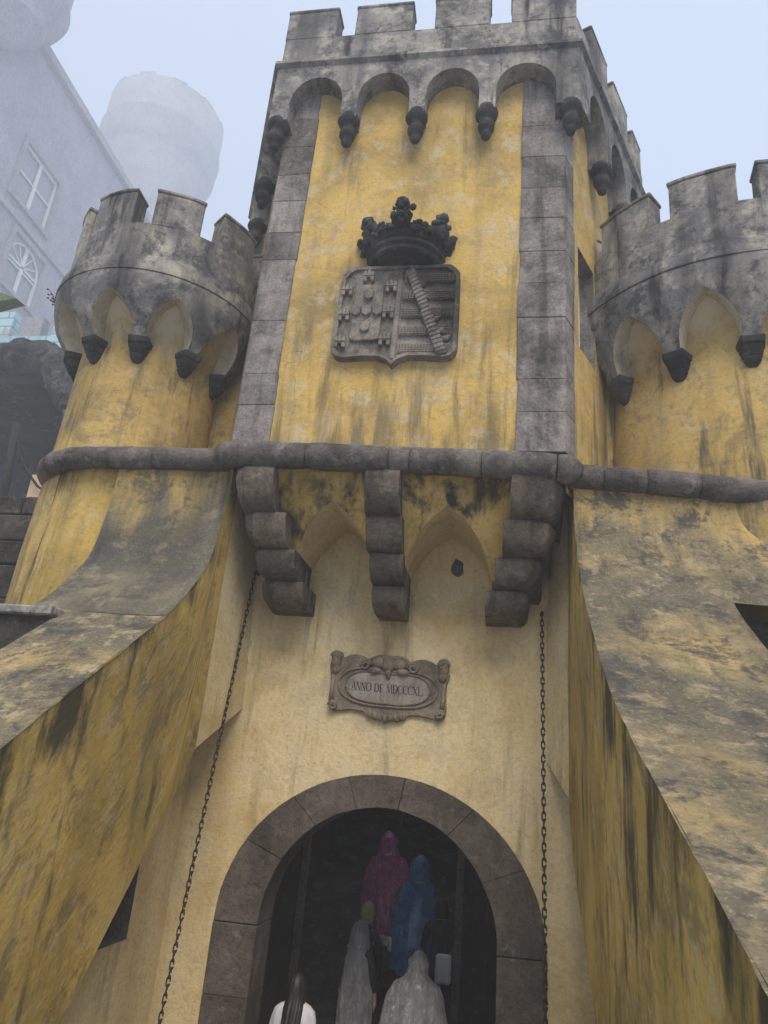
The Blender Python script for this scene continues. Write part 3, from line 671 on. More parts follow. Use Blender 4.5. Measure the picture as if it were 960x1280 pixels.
# ================================================================== ROUND TURRETS
def turret(c, Rb, Rr, Rk, zr, zk, za, zb, zm, n_bay, th0, mer, label, base, a_view):
    cx, cy = c
    t = thing('round_turret', (cx, cy, 6.5), label, 'turret', 'round turrets beside the gate tower')
    # body: slightly battered
    def pz(z):   # outward flare of the arcaded skirt
        q = min(1, max(0, (z-zk-.25)/(zr-zk-.25))); return Rk+.03+(Rr-Rk-.03)*math.sin(q*math.pi/2)**.9
    def bz(z):
        q = min(1, max(0, (z-zk-.3)/(za-zk-.3))); return Rb+.04*max(0, 7.6-z)+(pz(za)-.16-Rb)*q**1.5
    zsb = [base+(zk-base)*i/8 for i in range(8)]+[zk+(za+.1-zk)*i/12 for i in range(13)]
    V, F = lathe([(bz(z), z) for z in zsb], 72, c=c); V = [wob(v, .012, 1.5) for v in V]
    mk('body', V, F, 'turret', t, True)
    de = 2*math.pi/n_bay
    edges = [th0+de*k for k in range(n_bay+1)]; half = .115*de
    zl = bayz(edges, half, zk+.22, zk+.26, lambda s: pointed(s, 1.7)/pointed(.5, 1.7), za-zk-.26)
    P = lambda u, z: (cx+pz(z)*math.cos(u), cy+pz(z)*math.sin(u), z)
    Q = lambda u, z: (cx+(bz(z)-.01)*math.cos(u), cy+(bz(z)-.01)*math.sin(u), z)
    V, F = arcade(P, Q, bays(edges, half, 16), zl, zr, 7); so_ = mk('arcaded_skirt', V, F, 'cement', t, 'auto', None, None, False); so_.data.materials.append(M['niche'])
    for k_, p_ in enumerate(so_.data.polygons): p_.material_index = 1 if k_ % 8 == 0 else 0
    # cream strips inside the arches
    # parapet
    pr_ = [(Rr-.012, zr-.004), (Rr-.012, zr+.008), (Rr+.012, zr+.010), (Rr+.014, zr+.05), (Rr-.002, zr+.16), (Rr-.035, zr+.25), (Rr-.06, zr+.262), (Rr-.07, zr+.4), (Rr-.07, zb), (Rr-.36, zb), (Rr-.36, zr-.1)]
    V, F = lathe(pr_, 96, c=c); V = [wob(v, .008, 2) for v in V]; mk('parapet', V, F, 'cement', t, 'auto')
    for (a0, a1) in mer:
        k = 8; poly = [(cx+(Rr-.072)*math.cos(a0+(a1-a0)*i/k), cy+(Rr-.072)*math.sin(a0+(a1-a0)*i/k)) for i in range(k+1)]+[(cx+(Rr-.355)*math.cos(a1-(a1-a0)*i/k), cy+(Rr-.355)*math.sin(a1-(a1-a0)*i/k)) for i in range(k+1)]
        V, F = rough(*prism(poly, zb-.02, zm), .012, .008); o = mk('merlon', V, F, 'cement', t)
        d = .012; poly = [(cx+(Rr-.072+d)*math.cos(a0-.008+(a1-a0+.016)*i/k), cy+(Rr-.072+d)*math.sin(a0-.008+(a1-a0+.016)*i/k)) for i in range(k+1)]+[(cx+(Rr-.355-d)*math.cos(a1+.008-(a1-a0+.016)*i/k), cy+(Rr-.355-d)*math.sin(a1+.008-(a1-a0+.016)*i/k)) for i in range(k+1)]
        V, F = rough(*prism(poly, zm+.001, zm+.05), .010, .008); mk('cap', V, F, 'cement', o)
    # corbels: stepped bosses
    for k in range(n_bay):
        a = edges[k]; ca, sa = math.cos(a), math.sin(a)
        if sa > .5: continue
        def loc(rad, tan, z): return (cx+rad*ca-tan*sa, cy+rad*sa+tan*ca, z)
        parts = []
        for (z0, z1, o0, o1, hw0, hw1) in ((zk+.15, zk+.245, .17, .19, .14, .15), (zk+.04, zk+.15, .10, .16, .10, .13), (zk-.06, zk+.04, .02, .11, .05, .105)):
            b = [loc(Rb-.05, -hw0, z0), loc(Rb+o0, -hw0*.8, z0), loc(Rb+o0, hw0*.8, z0), loc(Rb-.05, hw0, z0)]
            tp = [loc(Rb-.05, -hw1, z1), loc(Rb+o1, -hw1*.8, z1), loc(Rb+o1, hw1*.8, z1), loc(Rb-.05, hw1, z1)]
            parts.append(rough(b+tp, [(3, 2, 1, 0), (4, 5, 6, 7)]+[(i, (i+1) % 4, 4+(i+1) % 4, 4+i) for i in range(4)], .018, .008))
        mk('corbel', *merge(*parts), 'dark', t, 'auto')
    return t
dm = .68
tl = turret((-3.544, .028), .90, 1.356, 1.036, 9.0, 8.034, 8.758, 9.758, 10.25, 10, -1.891, [(-2.035+dm*k, -1.56+dm*k) for k in range(-2, 6)], 'smaller round turret with battlements, left of the gate tower', 4.2, None)
dm = .452
tr = turret((3.989, .811), 1.715, 2.139, 1.865, 9.0, 7.909, 8.70, 9.762, 10.24, 15, -2.585, [(-2.105+dm*k, -1.76+dm*k) for k in range(-3, 9)], 'larger round turret with battlements, right of the gate tower, cut by the frame', 4.2, None)
# sloping ledges above the string course, and string course on the wings
def ledge(parent, pts): mk('sloped_ledge', [p for p in pts], [(0, 1, 2, 3)], 'scarp', parent, False, [(p[0], p[1]) for p in pts])
ledge(tl, [(-1.75, -1.10, 6.66), (-3.7, -1.10, 6.64), (-3.7, .3, 6.95), (-1.75, .3, 7.12)])
ledge(tr, [(1.75, -1.06, 6.58), (6.5, -.70, 6.55), (6.5, .5, 6.95), (1.75, .5, 7.05)])
torus_run([(-1.74, -1.10, 6.575), (-2.3, -1.13, 6.58), (-2.9, -1.13, 6.585), (-3.35, -1.12, 6.59), (-3.78, -1.02, 6.59), (-4.08, -.78, 6.59), (-4.28, -.40, 6.59), (-4.34, .1, 6.59), (-4.25, .5, 6.59)], .128, tl, [.85, 1.55, 2.25, 2.9])
torus_run([(1.84, -1.10, 6.48), (2.5, -1.02, 6.48), (3.1, -.93, 6.47), (3.75, -.83, 6.46), (4.6, -.70, 6.45), (6.4, -.45, 6.42)], .128, tr, [.28, .70, 1.22, 2.0, 2.7, 3.4])
mk('link_wall', *boxv(-3.2, -2.02, .30, .6, 6.4, 9.2), 'turret', tl); mk('link_wall', *boxv(2.05, 3.0, .12, .5, 6.4, 9.2), 'turret', tr)
# conical foot of the left turret beside the scarp
V, F = lathe([(1.02, 4.4), (.96, 4.9), (.915, 5.4), (.885, 6.0), (.87, 6.58)], 60, c=(-3.35, -.16)); V = [wob(v, .012, 1.5) for v in V]
mk('turret_foot', V, F, 'ochre_face', tl, True)

# ================================================================== COAT OF ARMS
arms = thing('coat_of_arms', (-.045, YT, 7.66), 'carved stone coat of arms with divided shield, high on the yellow tower', 'coat of arms')
def slab(name, poly, y0, y1, mat, parent, bev=.01, jit=.004):
    """outline in the x-z plane given thickness from y0 (back) to y1 (front)"""
    n = len(poly); V = [(x, y0, z) for x, z in poly]+[(x, y1, z) for x, z in poly]
    F = [tuple(range(n)), tuple(range(2*n-1, n-1, -1))]+[(i, n+i, n+(i+1) % n, (i+1) % n) for i in range(n)]
    if bev: V, F = rough(V, F, bev, jit)
    return mk(name, V, F, mat, parent, False) if name else (V, F)
def blob(c, r, sq=(1, 1, 1), seed=0, amp=.25, sub=2):
    bm = bmesh.new(); bmesh.ops.create_icosphere(bm, subdivisions=sub, radius=1)
    V = []
    for v in bm.verts:
        k = 1+amp*mnoise.noise(v.co*2.2+Vector((seed, seed*2, 0)))
        V.append((c[0]+v.co.x*r*sq[0]*k, c[1]+v.co.y*r*sq[1]*k, c[2]+v.co.z*r*sq[2]*k))
    bm.verts.index_update(); F = [tuple(q.index for q in f.verts) for f in bm.faces]; bm.free(); return V, F
SX, SZ, SW, SH = -.045, 7.72, .69, 1.235
def uv2(u, v): return (SX+u*SW-.02*(1-v), SZ+v*SH)
half = [(0, -.045), (.09, .01), (.25, .045), (.5, .045), (.78, .03), (.90, .045), (.975, .085), (1, .14), (.985, .55), (.965, .90), (.90, .955), (.80, 1.0)]
outl = [uv2(*p) for p in half]+[uv2(-u, v) for u, v in half[::-1][:-1]]
slab('shield', outl, YT+.02, YT-.075, 'arms', arms, .012, .004)
inner = [uv2(u*.93, .035+v*.935) for u, v in half]+[uv2(-u*.93, .035+v*.935) for u, v in half[::-1][:-1]]
n = len(outl); V = [(x, YT-.074, z) for x, z in outl]+[(x, YT-.115, z) for x, z in outl]+[(x, YT-.115, z) for x, z in inner]+[(x, YT-.074, z) for x, z in inner]
F = [(k*n+i, k*n+(i+1) % n, (k+1)*n+(i+1) % n, (k+1)*n+i) for k in range(3) for i in range(n)]
mk('rim', V, F, 'arms', arms)
slab('divider', [uv2(-.045, .01), uv2(.045, .01), uv2(.045, .965), uv2(-.045, .965)], YT-.07, YT-.108, 'arms', arms)
esc = slab('inner_shield', [uv2(-.72, .22), uv2(-.62, .20), uv2(-.48, .205), uv2(-.36, .20), uv2(-.24, .215), uv2(-.25, .80), uv2(-.72, .80)], YT-.07, YT-.115, 'arms', arms)
def quina(u, v):
    return slab('escutcheon', [uv2(u-.075, v+.045), uv2(u-.075, v-.03), uv2(u, v-.06), uv2(u+.075, v-.03), uv2(u+.075, v+.045)], YT-.11, YT-.16, 'arms', esc, .008)
for u, v in ((-.48, .67), (-.48, .50), (-.655, .50), (-.305, .50), (-.48, .33)): quina(u, v)
def castle(u, v):
    x, z = uv2(u, v); p = []
    for dx, w_, z0, z1 in ((-.042, .04, -.085, .0), (.042, .04, -.085, .0), (0, .05, -.03, .0), (-.042, .038, .0, .055), (.042, .038, .0, .055), (0, .036, .0, .075)):
        p.append(rough(*boxv(x+dx-w_/2, x+dx+w_/2, YT-.132, YT-.072, z+z0, z+z1), .006, .004))
    p.append(rough(*boxv(x-.062, x+.062, YT-.142, YT-.072, z-.018, z+.006), .004, .003))
    return mk('castle', *merge(*p), 'arms', arms)
for u, v in ((-.85, .75), (-.85, .48), (-.86, .20), (-.13, .78), (-.135, .50), (-.145, .22), (-.52, .90)): castle(u, v)
for r_ in range(5):
    v0 = .075+.185*r_; rows = []
    br_ = slab('bar', [uv2(.07, v0), uv2(.90, v0), uv2(.90, v0+.095), uv2(.07, v0+.095)], YT-.07, YT-.10, 'arms', arms, .006)
    st = []
    for q in range(4):
        for c_ in range(17):
            u, v = .10+.048*c_, v0+.014+.022*q; x, z = uv2(u, v); st.append(boxv(x-.009, x+.009, YT-.122, YT-.095, z-.009, z+.009))
    mk('studs', *merge(*st), 'arms', br_)['kind'] = 'stuff'
bend = slab('bend', [uv2(.08, .93), uv2(.22, .965), uv2(.86, .06), uv2(.70, .045)], YT-.07, YT-.14, 'arms', arms)
st = []
for k in range(22):
    t = (k+.5)/22; a = Vector(uv2(.08, .93)).lerp(Vector(uv2(.70, .045)), t); b = Vector(uv2(.22, .965)).lerp(Vector(uv2(.86, .06)), t)
    st.append(sweep([(a.x, YT-.142, a.y), (b.x, YT-.142, b.y+.02)], .010, 5))
mk('ribbing', *merge(*st), 'arms', bend)['kind'] = 'stuff'
for k, (u, v) in enumerate(((.27, .88), (.36, .80), (.42, .66), (.52, .52), (.62, .42), (.72, .30), (.80, .22), (.55, .40))):
    x, z = uv2(u, v); mk('carved_leaf', *merge(blob((x, YT-.095, z), .045, (1.1, .7, .9), k, .5), blob((x+.04, YT-.09, z+.035), .03, (1, .7, 1), k+9, .5)), 'arms', arms, True)
# crown
crown = thing('stone_crown', (-.02, YT, 9.0), 'blackened stone crown with leaf finials, on the wall above the shield', 'crown')
CX = -.025
prof = [(.33, 9.16), (.345, 9.0), (.40, 8.985), (.425, 9.0), (.43, 9.03), (.415, 9.045), (.43, 9.06), (.455, 9.075), (.455, 9.11), (.44, 9.13), (.47, 9.16), (.485, 9.20), (.50, 9.25), (.47, 9.30), (.33, 9.30), (.0, 9.28)]
V, F = lathe(prof, 48, math.pi, 2*math.pi, (CX, YT+.05)); V = [wob(v, .008, 9) for v in V]; mk('band', V, F, 'dark', crown, 'auto')
V, F = lathe([(0, 9.02), (.345, 9.02)], 32, math.pi, 2*math.pi, (CX, YT+.05)); mk('crown_lining', V, F, 'dark', crown)
def carved(P, k, w, h):
    """upright three-lobed leaf built of many small lumps"""
    ps = []
    for q in range(26):
        t = (q+.5)/26; wd = w*(1-abs(2*t-.9)**2.2*.7); tt = random.uniform(-1, 1)*max(.015, wd); ps.append(blob(P(.50+.07*math.sin(t*2.4)+random.uniform(-.015, .02), 9.22+h*t, tt), random.uniform(.024, .042), (1, 1, 1.25), k*7+q, .5, 1))
    return ps+[blob(P(.505, 9.22+h*.45), w*.78, (.9, .7, 1.5), k, .4, 3), blob(P(.56, 9.22+h*.93), w*.55, (1, 1, .9), k+.3, .4, 2)]
for k, (a, h) in enumerate(((-90, .31), (-143, .24), (-37, .24), (-179, .18), (-1, .18))):
    ca, sa = math.cos(R(a)), math.sin(R(a)); P = lambda r, z, t=0: (CX+(r-.03)*ca-t*sa, YT+.05+(r-.03)*sa+t*ca, z)
    mk('leaf_finial', *merge(*carved(P, k, .135, h)), 'dark', crown, True)
for k, a in enumerate((-116, -64, -163, -17)):
    ca, sa = math.cos(R(a)), math.sin(R(a)); ps = []
    for q in range(26):
        t = random.uniform(-.13, .13); z = 9.18+random.uniform(0, .15)*(1-abs(t)/.2); ps.append(blob((CX+(.475+random.uniform(0, .03))*ca-t*sa, YT+.05+(.475+random.uniform(0, .03))*sa+t*ca, z), random.uniform(.024, .04), (1, 1, 1), k*5+q, .5, 1))
    mk('leaf_crest', *merge(*ps), 'dark', crown, True)

# ================================================================== INSCRIPTION PLAQUE
plq = thing('inscription_plaque', (0, 0, 4.15), 'scrolled stone plaque with a Roman numeral date, above the entrance arch', 'plaque')
PX, PZ = .0, 4.475
def pq(u, v): return (PX+u, PZ+v-.02*u)
hl = [(0, .31), (.12, .315), (.20, .28), (.235, .255), (.28, .285), (.38, .30), (.46, .28), (.51, .25), (.53, .31), (.60, .325), (.645, .28), (.64, .20), (.655, .15), (.63, .06), (.625, -.06), (.635, -.20), (.62, -.29), (.56, -.325), (.50, -.31), (.36, -.29), (.24, -.30), (.20, -.345), (.12, -.37), (.05, -.36), (0, -.375)]
outl = [pq(*p) for p in hl]+[pq(-u, v) for u, v in hl[::-1][1:-1]]
slab('plaque_slab', outl, .02, -.045, 'plaque', plq, .008, .003)
lb = []
for i in range(64):
    a = 2*math.pi*i/64; cu = math.cos(a); r = .17+.045*abs(cu)**1.5
    lb.append(pq(.455*cu if abs(cu) < .97 else .455*cu, -.03+r*math.sin(a)*(1 if math.sin(a) < 0 else (.82+.28*abs(cu)))))
slab('tablet', lb, -.04, -.052, 'plaque_in', plq, 0)
ring_ = [(x, -.056, z) for x, z in lb]+[(lb[0][0], -.056, lb[0][1])]; mk('tablet_border', *sweep(ring_, .011, 8, .002, False), 'plaque', plq, True)
lb2 = [(PX+(x-PX)*1.17, PZ-.03+(z-PZ+.03)*1.17) for x, z in lb]; ring_ = [(x, -.05, z) for x, z in lb2]+[(lb2[0][0], -.05, lb2[0][1])]; mk('tablet_border', *sweep(ring_, .014, 8, .003, False), 'plaque', plq, True)
def scroll(u, v, r, dirn=1, turns=1.6, rad=.02):
    pts = []
    for i in range(34):
        a = 2*math.pi*turns*i/33; rr = r*(1-.75*i/33); x, z = pq(u+dirn*rr*math.cos(a), v+rr*math.sin(a)); pts.append((x, -.062-.02*i/33, z))
    return sweep(pts, [rad*(1-.4*i/33) for i in range(34)], 7)
for sg in (-1, 1):
    x, z = pq(.585*sg, .21)
    mk('corner_scroll', *merge(scroll(.585*sg, .255, .055, sg), blob((x, -.055, z), .06, (.9, .5, 1.5), sg, .2), blob((pq(.58*sg, .13)[0], -.05, pq(.58*sg, .13)[1]), .055, (.9, .5, 1.1), sg+3, .2)), 'plaque', plq, True)
    mk('corner_scroll', *merge(scroll(.575*sg, -.265, .045, sg)), 'plaque', plq, True)
    mk('corner_scroll', *scroll(.26*sg, .19, .062, -sg), 'plaque', plq, True)
    mk('side_moulding', *sweep([pq(.60*sg, .05)[:1]+(-.05,)+pq(.60*sg, .05)[1:], pq(.60*sg, -.1)[:1]+(-.055,)+pq(.60*sg, -.1)[1:], pq(.59*sg, -.22)[:1]+(-.05,)+pq(.59*sg, -.22)[1:]], .022, 8), 'plaque', plq, True)
ps = []
for (u, v, r, sq) in ((0, .22, .075, (1, .8, 1.2)), (0, .13, .045, (.8, 1, 1.1)), (-.12, .22, .07, (1.1, .6, .9)), (.12, .22, .07, (1.1, .6, .9)), (-.15, .14, .06, (1.2, .6, .7)), (.15, .14, .06, (1.2, .6, .7)), (-.06, .28, .05, (1.3, .6, .6)), (.06, .28, .05, (1.3, .6, .6)), (0, .085, .025, (1, .8, 1))):
    x, z = pq(u, v); ps.append(blob((x, -.06, z), r, sq, u*9+v, .35))
ps += [scroll(-.09, .215, .05, -1, 1.4, .016), scroll(.09, .215, .05, 1, 1.4, .016)]
mk('ram_mask', *merge(*ps), 'plaque', plq, True)
ps = []
for k in range(7):
    u = (k-3)*.055; x, z = pq(u, -.315-.012*(3-abs(k-3))); ps.append(blob((x, -.055, z), .034, (.8, .7, 1.4), k, .3, 1))
mk('bottom_shell', *merge(*ps), 'plaque', plq, True)
# lettering, drawn from serif strokes
G = {'A': [(0, 0, .32, 1, .05), (.32, 1, .64, 0, .13), (.14, .35, .5, .35, .05)], 'N': [(.06, 0, .06, 1, .05), (.06, 1, .6, 0, .13), (.6, 0, .6, 1, .05)], 'O': 'o', 'D': 'd', 'E': [(.12, 0, .12, 1, .13), (.12, .97, .5, .97, .05), (.12, .5, .42, .5, .05), (.12, .03, .52, .03, .05)],
     'M': [(.05, 0, .1, 1, .05), (.1, 1, .42, .05, .12), (.42, .05, .72, 1, .05), (.72, 1, .78, 0, .13)], 'C': 'c', 'X': [(.02, 1, .6, 0, .13), (.6, 1, .04, 0, .05)], 'L': [(.12, 0, .12, 1, .13), (.12, .03, .52, .03, .06)], '.': [(.1, 0, .1, .13, .13)], ' ': []}
ADV = {'A': .74, 'N': .76, 'O': .84, 'D': .8, 'E': .66, 'M': .94, 'C': .76, 'X': .72, 'L': .64, '.': .26, ' ': .42}
def glyph(ch):
    g = G[ch]; out = []
    if isinstance(g, str):
        a0, a1 = (50, 310) if g == 'c' else (0, 360)
        if g == 'd': a0, a1 = -90, 90; out.append((.1, 0, .1, 1, .13)); out.append((.1, .98, .3, .98, .05)); out.append((.1, .02, .3, .02, .05))
        cx_, rx = (.25, .42) if g == 'd' else (.38, .36)
        for i in range(16):
            b0, b1 = R(a0+(a1-a0)*i/16), R(a0+(a1-a0)*(i+1)/16); w_ = .04+.1*abs(math.cos((b0+b1)/2))
            out.append((cx_+rx*math.cos(b0), .5+.5*math.sin(b0), cx_+rx*math.cos(b1), .5+.5*math.sin(b1), w_))
        return out
    out = list(g)
    if ch in 'ANMXL':
        for (x0, y0, x1, y1, w_) in g:
            for (x, y) in ((x0, y0), (x1, y1)):
                if y in (0, 1) and abs(x1-x0) < .45 or (ch in 'AX' and y in (0, 1)): out.append((x-.09, y*.96+.02, x+.09, y*.96+.02, .035))
    return out
TXT = 'ANNO DE MDCCCXL.'; hgt = .088; wid = sum(ADV[c] for c in TXT)*hgt; kx = .78/wid; pen = -.39; ps = []
for ch in TXT:
    for (x0, y0, x1, y1, w_) in glyph(ch):
        a = Vector((pen+x0*hgt*kx, -.085+y0*hgt)); b = Vector((pen+x1*hgt*kx, -.085+y1*hgt)); d = (b-a); d = d.normalized() if d.length > 0 else Vector((1, 0)); pp = Vector((-d.y, d.x))*w_*hgt*.5; e = d*.002
        q = [a-pp-e, b-pp+e, b+pp+e, a+pp-e]; V = [pq(v.x, v.y) for v in q]; ps.append(([(x, -.0535, z) for x, z in V]+[(x, -.050, z) for x, z in V], [(0, 1, 2, 3), (7, 6, 5, 4), (0, 4, 5, 1), (1, 5, 6, 2), (2, 6, 7, 3), (3, 7, 4, 0)]))
    pen += ADV[ch]*hgt*kx
tag(mk('lettering', *merge(*ps), 'ink', plq), 'dark carved letters of the Roman date')

# ================================================================== DRAWBRIDGE CHAINS
def link_mesh():
    pts = []; a, b = .030, .016
    for i in range(17):
        t = 2*math.pi*i/16; pts.append((b*math.cos(t), 0, a*math.sin(t)+.012*(1 if math.sin(t) > 0 else -1 if math.sin(t) < 0 else 0)))
    V, F = sweep(pts, .0075, 5, 0, False); me = bpy.data.meshes.new('link'); me.from_pydata(V, [], F)
    for p in me.polygons: p.use_smooth = True
    me.materials.append(M['iron']); return me
LM = link_mesh()
def chain(a, b, label):
    a, b = Vector(a), Vector(b); d = (b-a); n = int(d.length/.064); t = thing('drawbridge_chain', tuple(b), label, 'chain', 'chains beside the entrance arch')
    q = Vector((0, 0, -1)).rotation_difference(d.normalized())
    for k in range(n):
        f = (k+.5)/n; p = a.lerp(b, f); p = p+Vector((0, -.10*4*f*(1-f)*.25, -.02*4*f*(1-f))); o = link('link', LM, t, p); o.rotation_mode = 'QUATERNION'
        from mathutils import Quaternion
        o.rotation_quaternion = q @ Quaternion((0, 0, 1), (0 if k % 2 else math.pi/2)+random.uniform(-.25, .25))
    V, F = sweep([tuple(a+Vector((0, .15, .02))), tuple(a+Vector((0, .02, .03))), tuple(a)], .018, 8); mk('staple', V, F, 'iron', t)
chain((-1.63, -.12, 5.62), (-1.62, -1.0, .15), 'long rusty iron chain hanging left of the entrance arch')
chain((1.60, -.12, 5.30), (1.61, -1.55, .15), 'rusty iron chain hanging right of the entrance arch')

# ================================================================== LEFT TERRACE
rw = thing('retaining_wall', (-6, -.3, 4.5), 'dark coursed stone wall at the far left, below the terrace', 'wall')
zs_ = [4.5, 5.14, 5.56, 5.87, 6.22, 6.48]
for k in range(5):
    x = -9.0+random.uniform(0, .5)
    while x < -3.9:
        wd = random.uniform(.9, 1.5); V, F = rough(*boxv(x, x+wd-.012, -.32+.035*k, .4, zs_[k]+.006, zs_[k+1]-.006), .02, .012); mk('stone', V, F, 'step', rw); x += wd
    
tag(mk('terrace', *boxv(-30, -3.9, .1, 9.5, 4, 6.47), 'ground'), kind='structure')
post = thing('wooden_post', (-6.85, 2.0, 6.47), 'dark leaning post on the terrace at the left edge', 'post')
mk('shaft', *sweep([(-6.72, 2.0, 6.44), (-6.82, 2.0, 7.5), (-6.93, 2.0, 8.62)], .07, 10, .006), 'cloth_k', post, True)
mk('rope', *sweep([(-6.92, 2.0, 8.5), (-6.72, 2.0, 8.05), (-6.5, 2.0, 7.75), (-6.25, 2.0, 7.5), (-6.1, 2.0, 7.42)], .022, 6), 'cloth_k', post, True)
sg = thing('sign_board', (-6.35, 2.1, 6.47), 'small beige board on the terrace behind the dark stone wall', 'sign')
V, F = rough(*boxv(-6.46, -6.16, 2.08, 2.11, 7.33, 7.74), .004, .002); mk('board', V, F, 'board', sg); mk('leg', *boxv(-6.36, -6.30, 2.115, 2.15, 6.46, 7.6), 'iron', sg)
sg = thing('white_panel', (-6.05, 2.1, 6.47), 'small white panel beside the beige board on the terrace', 'sign')
V, F = rough(*boxv(-6.13, -5.95, 2.16, 2.18, 7.3, 7.66), .004, .002); mk('board', V, F, 'whitewood', sg); mk('leg', *boxv(-6.07, -6.03, 2.185, 2.21, 6.46, 7.6), 'iron', sg)
# rocky arch over a dark grotto
gr = thing('grotto_arch', (-13, 10, 6.4), 'rough rockwork arch over a dark opening, beyond the terrace at left', 'arch')
path = catmull([(-24, 10, 15.2), (-20, 10, 15.1), (-16.5, 10, 15.1), (-14.9, 10, 15.12), (-13.8, 10, 15.15), (-13.1, 10, 15.1), (-12.3, 10, 14.3), (-11.5, 10, 13.2), (-11.0, 10, 11.5), (-10.7, 10, 9), (-10.6, 10, 6.4)], 14)
V, F = sweep([tuple(p) for p in path], [.52+.10*mnoise.noise(p*1.1) for p in path], 26)
V = [tuple(Vector(v)+mnoise.noise_vector(Vector(v)*1.5)*.14+mnoise.noise_vector(Vector(v)*4.5)*.10) for v in V]
mk('rockwork', V, F, 'rocaille', gr)
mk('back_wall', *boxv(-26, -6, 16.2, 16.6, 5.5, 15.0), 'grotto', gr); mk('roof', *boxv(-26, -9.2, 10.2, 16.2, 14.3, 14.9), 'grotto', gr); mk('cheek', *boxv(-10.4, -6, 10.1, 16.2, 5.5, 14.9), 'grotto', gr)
tw = thing('tiled_wall', (-18, 18, 0), 'pale blue tiled wall with a crenellated top, above the rockwork arch', 'wall')
KY = (18+7.962)/(16+7.962)
def tz(x, z): return (1.2+(x-1.2)*KY, 3.43+(z-3.43)*KY)
def tbox(name, x0, x1, z0, z1, mat, dy=0.0, dep=.5):
    (a, b), (c, d) = tz(x0, z0), tz(x1, z1); V, F = boxv(a, c, 18+dy, 18+dy+dep, b if z0 > 0 else 0, d); return mk(name, V, F, mat, tw, False, [(v[0]+v[1], v[2]) for v in V])
tbox('wall_body', -26, -12.5, 0, 20.1, 'tiles'); tbox('merlon', -22.4, -20.0, 20.101, 21.35, 'tiles', .002); mm = tbox('merlon', -19.40, -18.55, 20.101, 21.05, 'surround', -.002); tbox('merlon', -18.0, -16.4, 20.101, 20.75, 'tiles', .002)
aw = thing('awning', (-13.5, 8, 6.4), 'green canvas corner peeking in at the left edge', 'awning')
mk('canvas', [(-14.6, 8, 16.45), (-13.05, 8, 15.84), (-14.6, 8, 15.55), (-14.6, 8.6, 16.6), (-13.1, 8.5, 15.95), (-14.6, 8.6, 15.62)], [(0, 1, 2), (3, 5, 4), (0, 3, 4, 1), (1, 4, 5, 2), (2, 5, 3, 0)], 'awning', aw); mk('pole', *sweep([(-14.4, 8.2, 6.4), (-14.4, 8.2, 16.0)], .06, 8), 'cloth_k', aw)
# tuft growing on the left turret's ledge
tf = thing('weed_tuft', (-4.75, -.55, 9.05), 'small dry weed growing on the left turret ledge', 'plant'); ps = []
for k in range(16):
    a = random.uniform(0, 6.28); l = random.uniform(.08, .22); b = Vector((-4.72+random.uniform(-.05, .05), -.60+random.uniform(-.12, .12), 9.03)); e = b+Vector((-abs(math.cos(a))*l*.7-.03, math.sin(a)*l*.6, l*.7)); m_ = b.lerp(e, .5)+Vector((0, 0, .03))
    ps.append(sweep([tuple(b), tuple(m_), tuple(e)], [.006, .004, .002], 4)); ps.append(blob(tuple(e), .018, (1, 1, .6), k, .4, 1))
mk('stems', *merge(*ps), 'leaf', tf)

# ================================================================== FOG-BOUND PALACE BEHIND
pal = thing('palace_wing', (-45, 40, 0), 'violet palace wing with white windows, fading into fog at upper left', 'building')
WX = -45
wins = [(39.3, 44.7, 52.2, 58.3, False), (41.2, 45.9, 43.8, 49.3, True), (54.0, 59.4, 52.2, 58.3, False), (55.0, 59.7, 43.8, 49.3, True)]
ys = sorted({22, 90}|{w_[0] for w_ in wins}|{w_[1] for w_ in wins}); zs2 = [0, 43.8, 49.3, 52.2, 58.3, 68.6]; V = [(WX, y, z) for y in ys for z in zs2]; F = []
def inhole(y, z): return any(a < y < b and c < z < d for a, b, c, d, e in wins)
for i in range(len(ys)-1):
    for j in range(5):
        if not inhole((ys[i]+ys[i+1])/2, (zs2[j]+zs2[j+1])/2): F.append((i*6+j, (i+1)*6+j, (i+1)*6+j+1, i*6+j+1))
mk('wall', V, F, 'violet', pal)
mk('roof', *boxv(WX-18, WX+.0, 22, 90, 68.602, 68.9), 'violet', pal)
mk('cornice', *boxv(WX+.01, WX+.6, 37.0, 90, 67.9, 68.85), 'surround', pal); mk('string_course', *boxv(WX+.01, WX+.3, 22, 90, 50.2, 50.8), 'surround', pal)
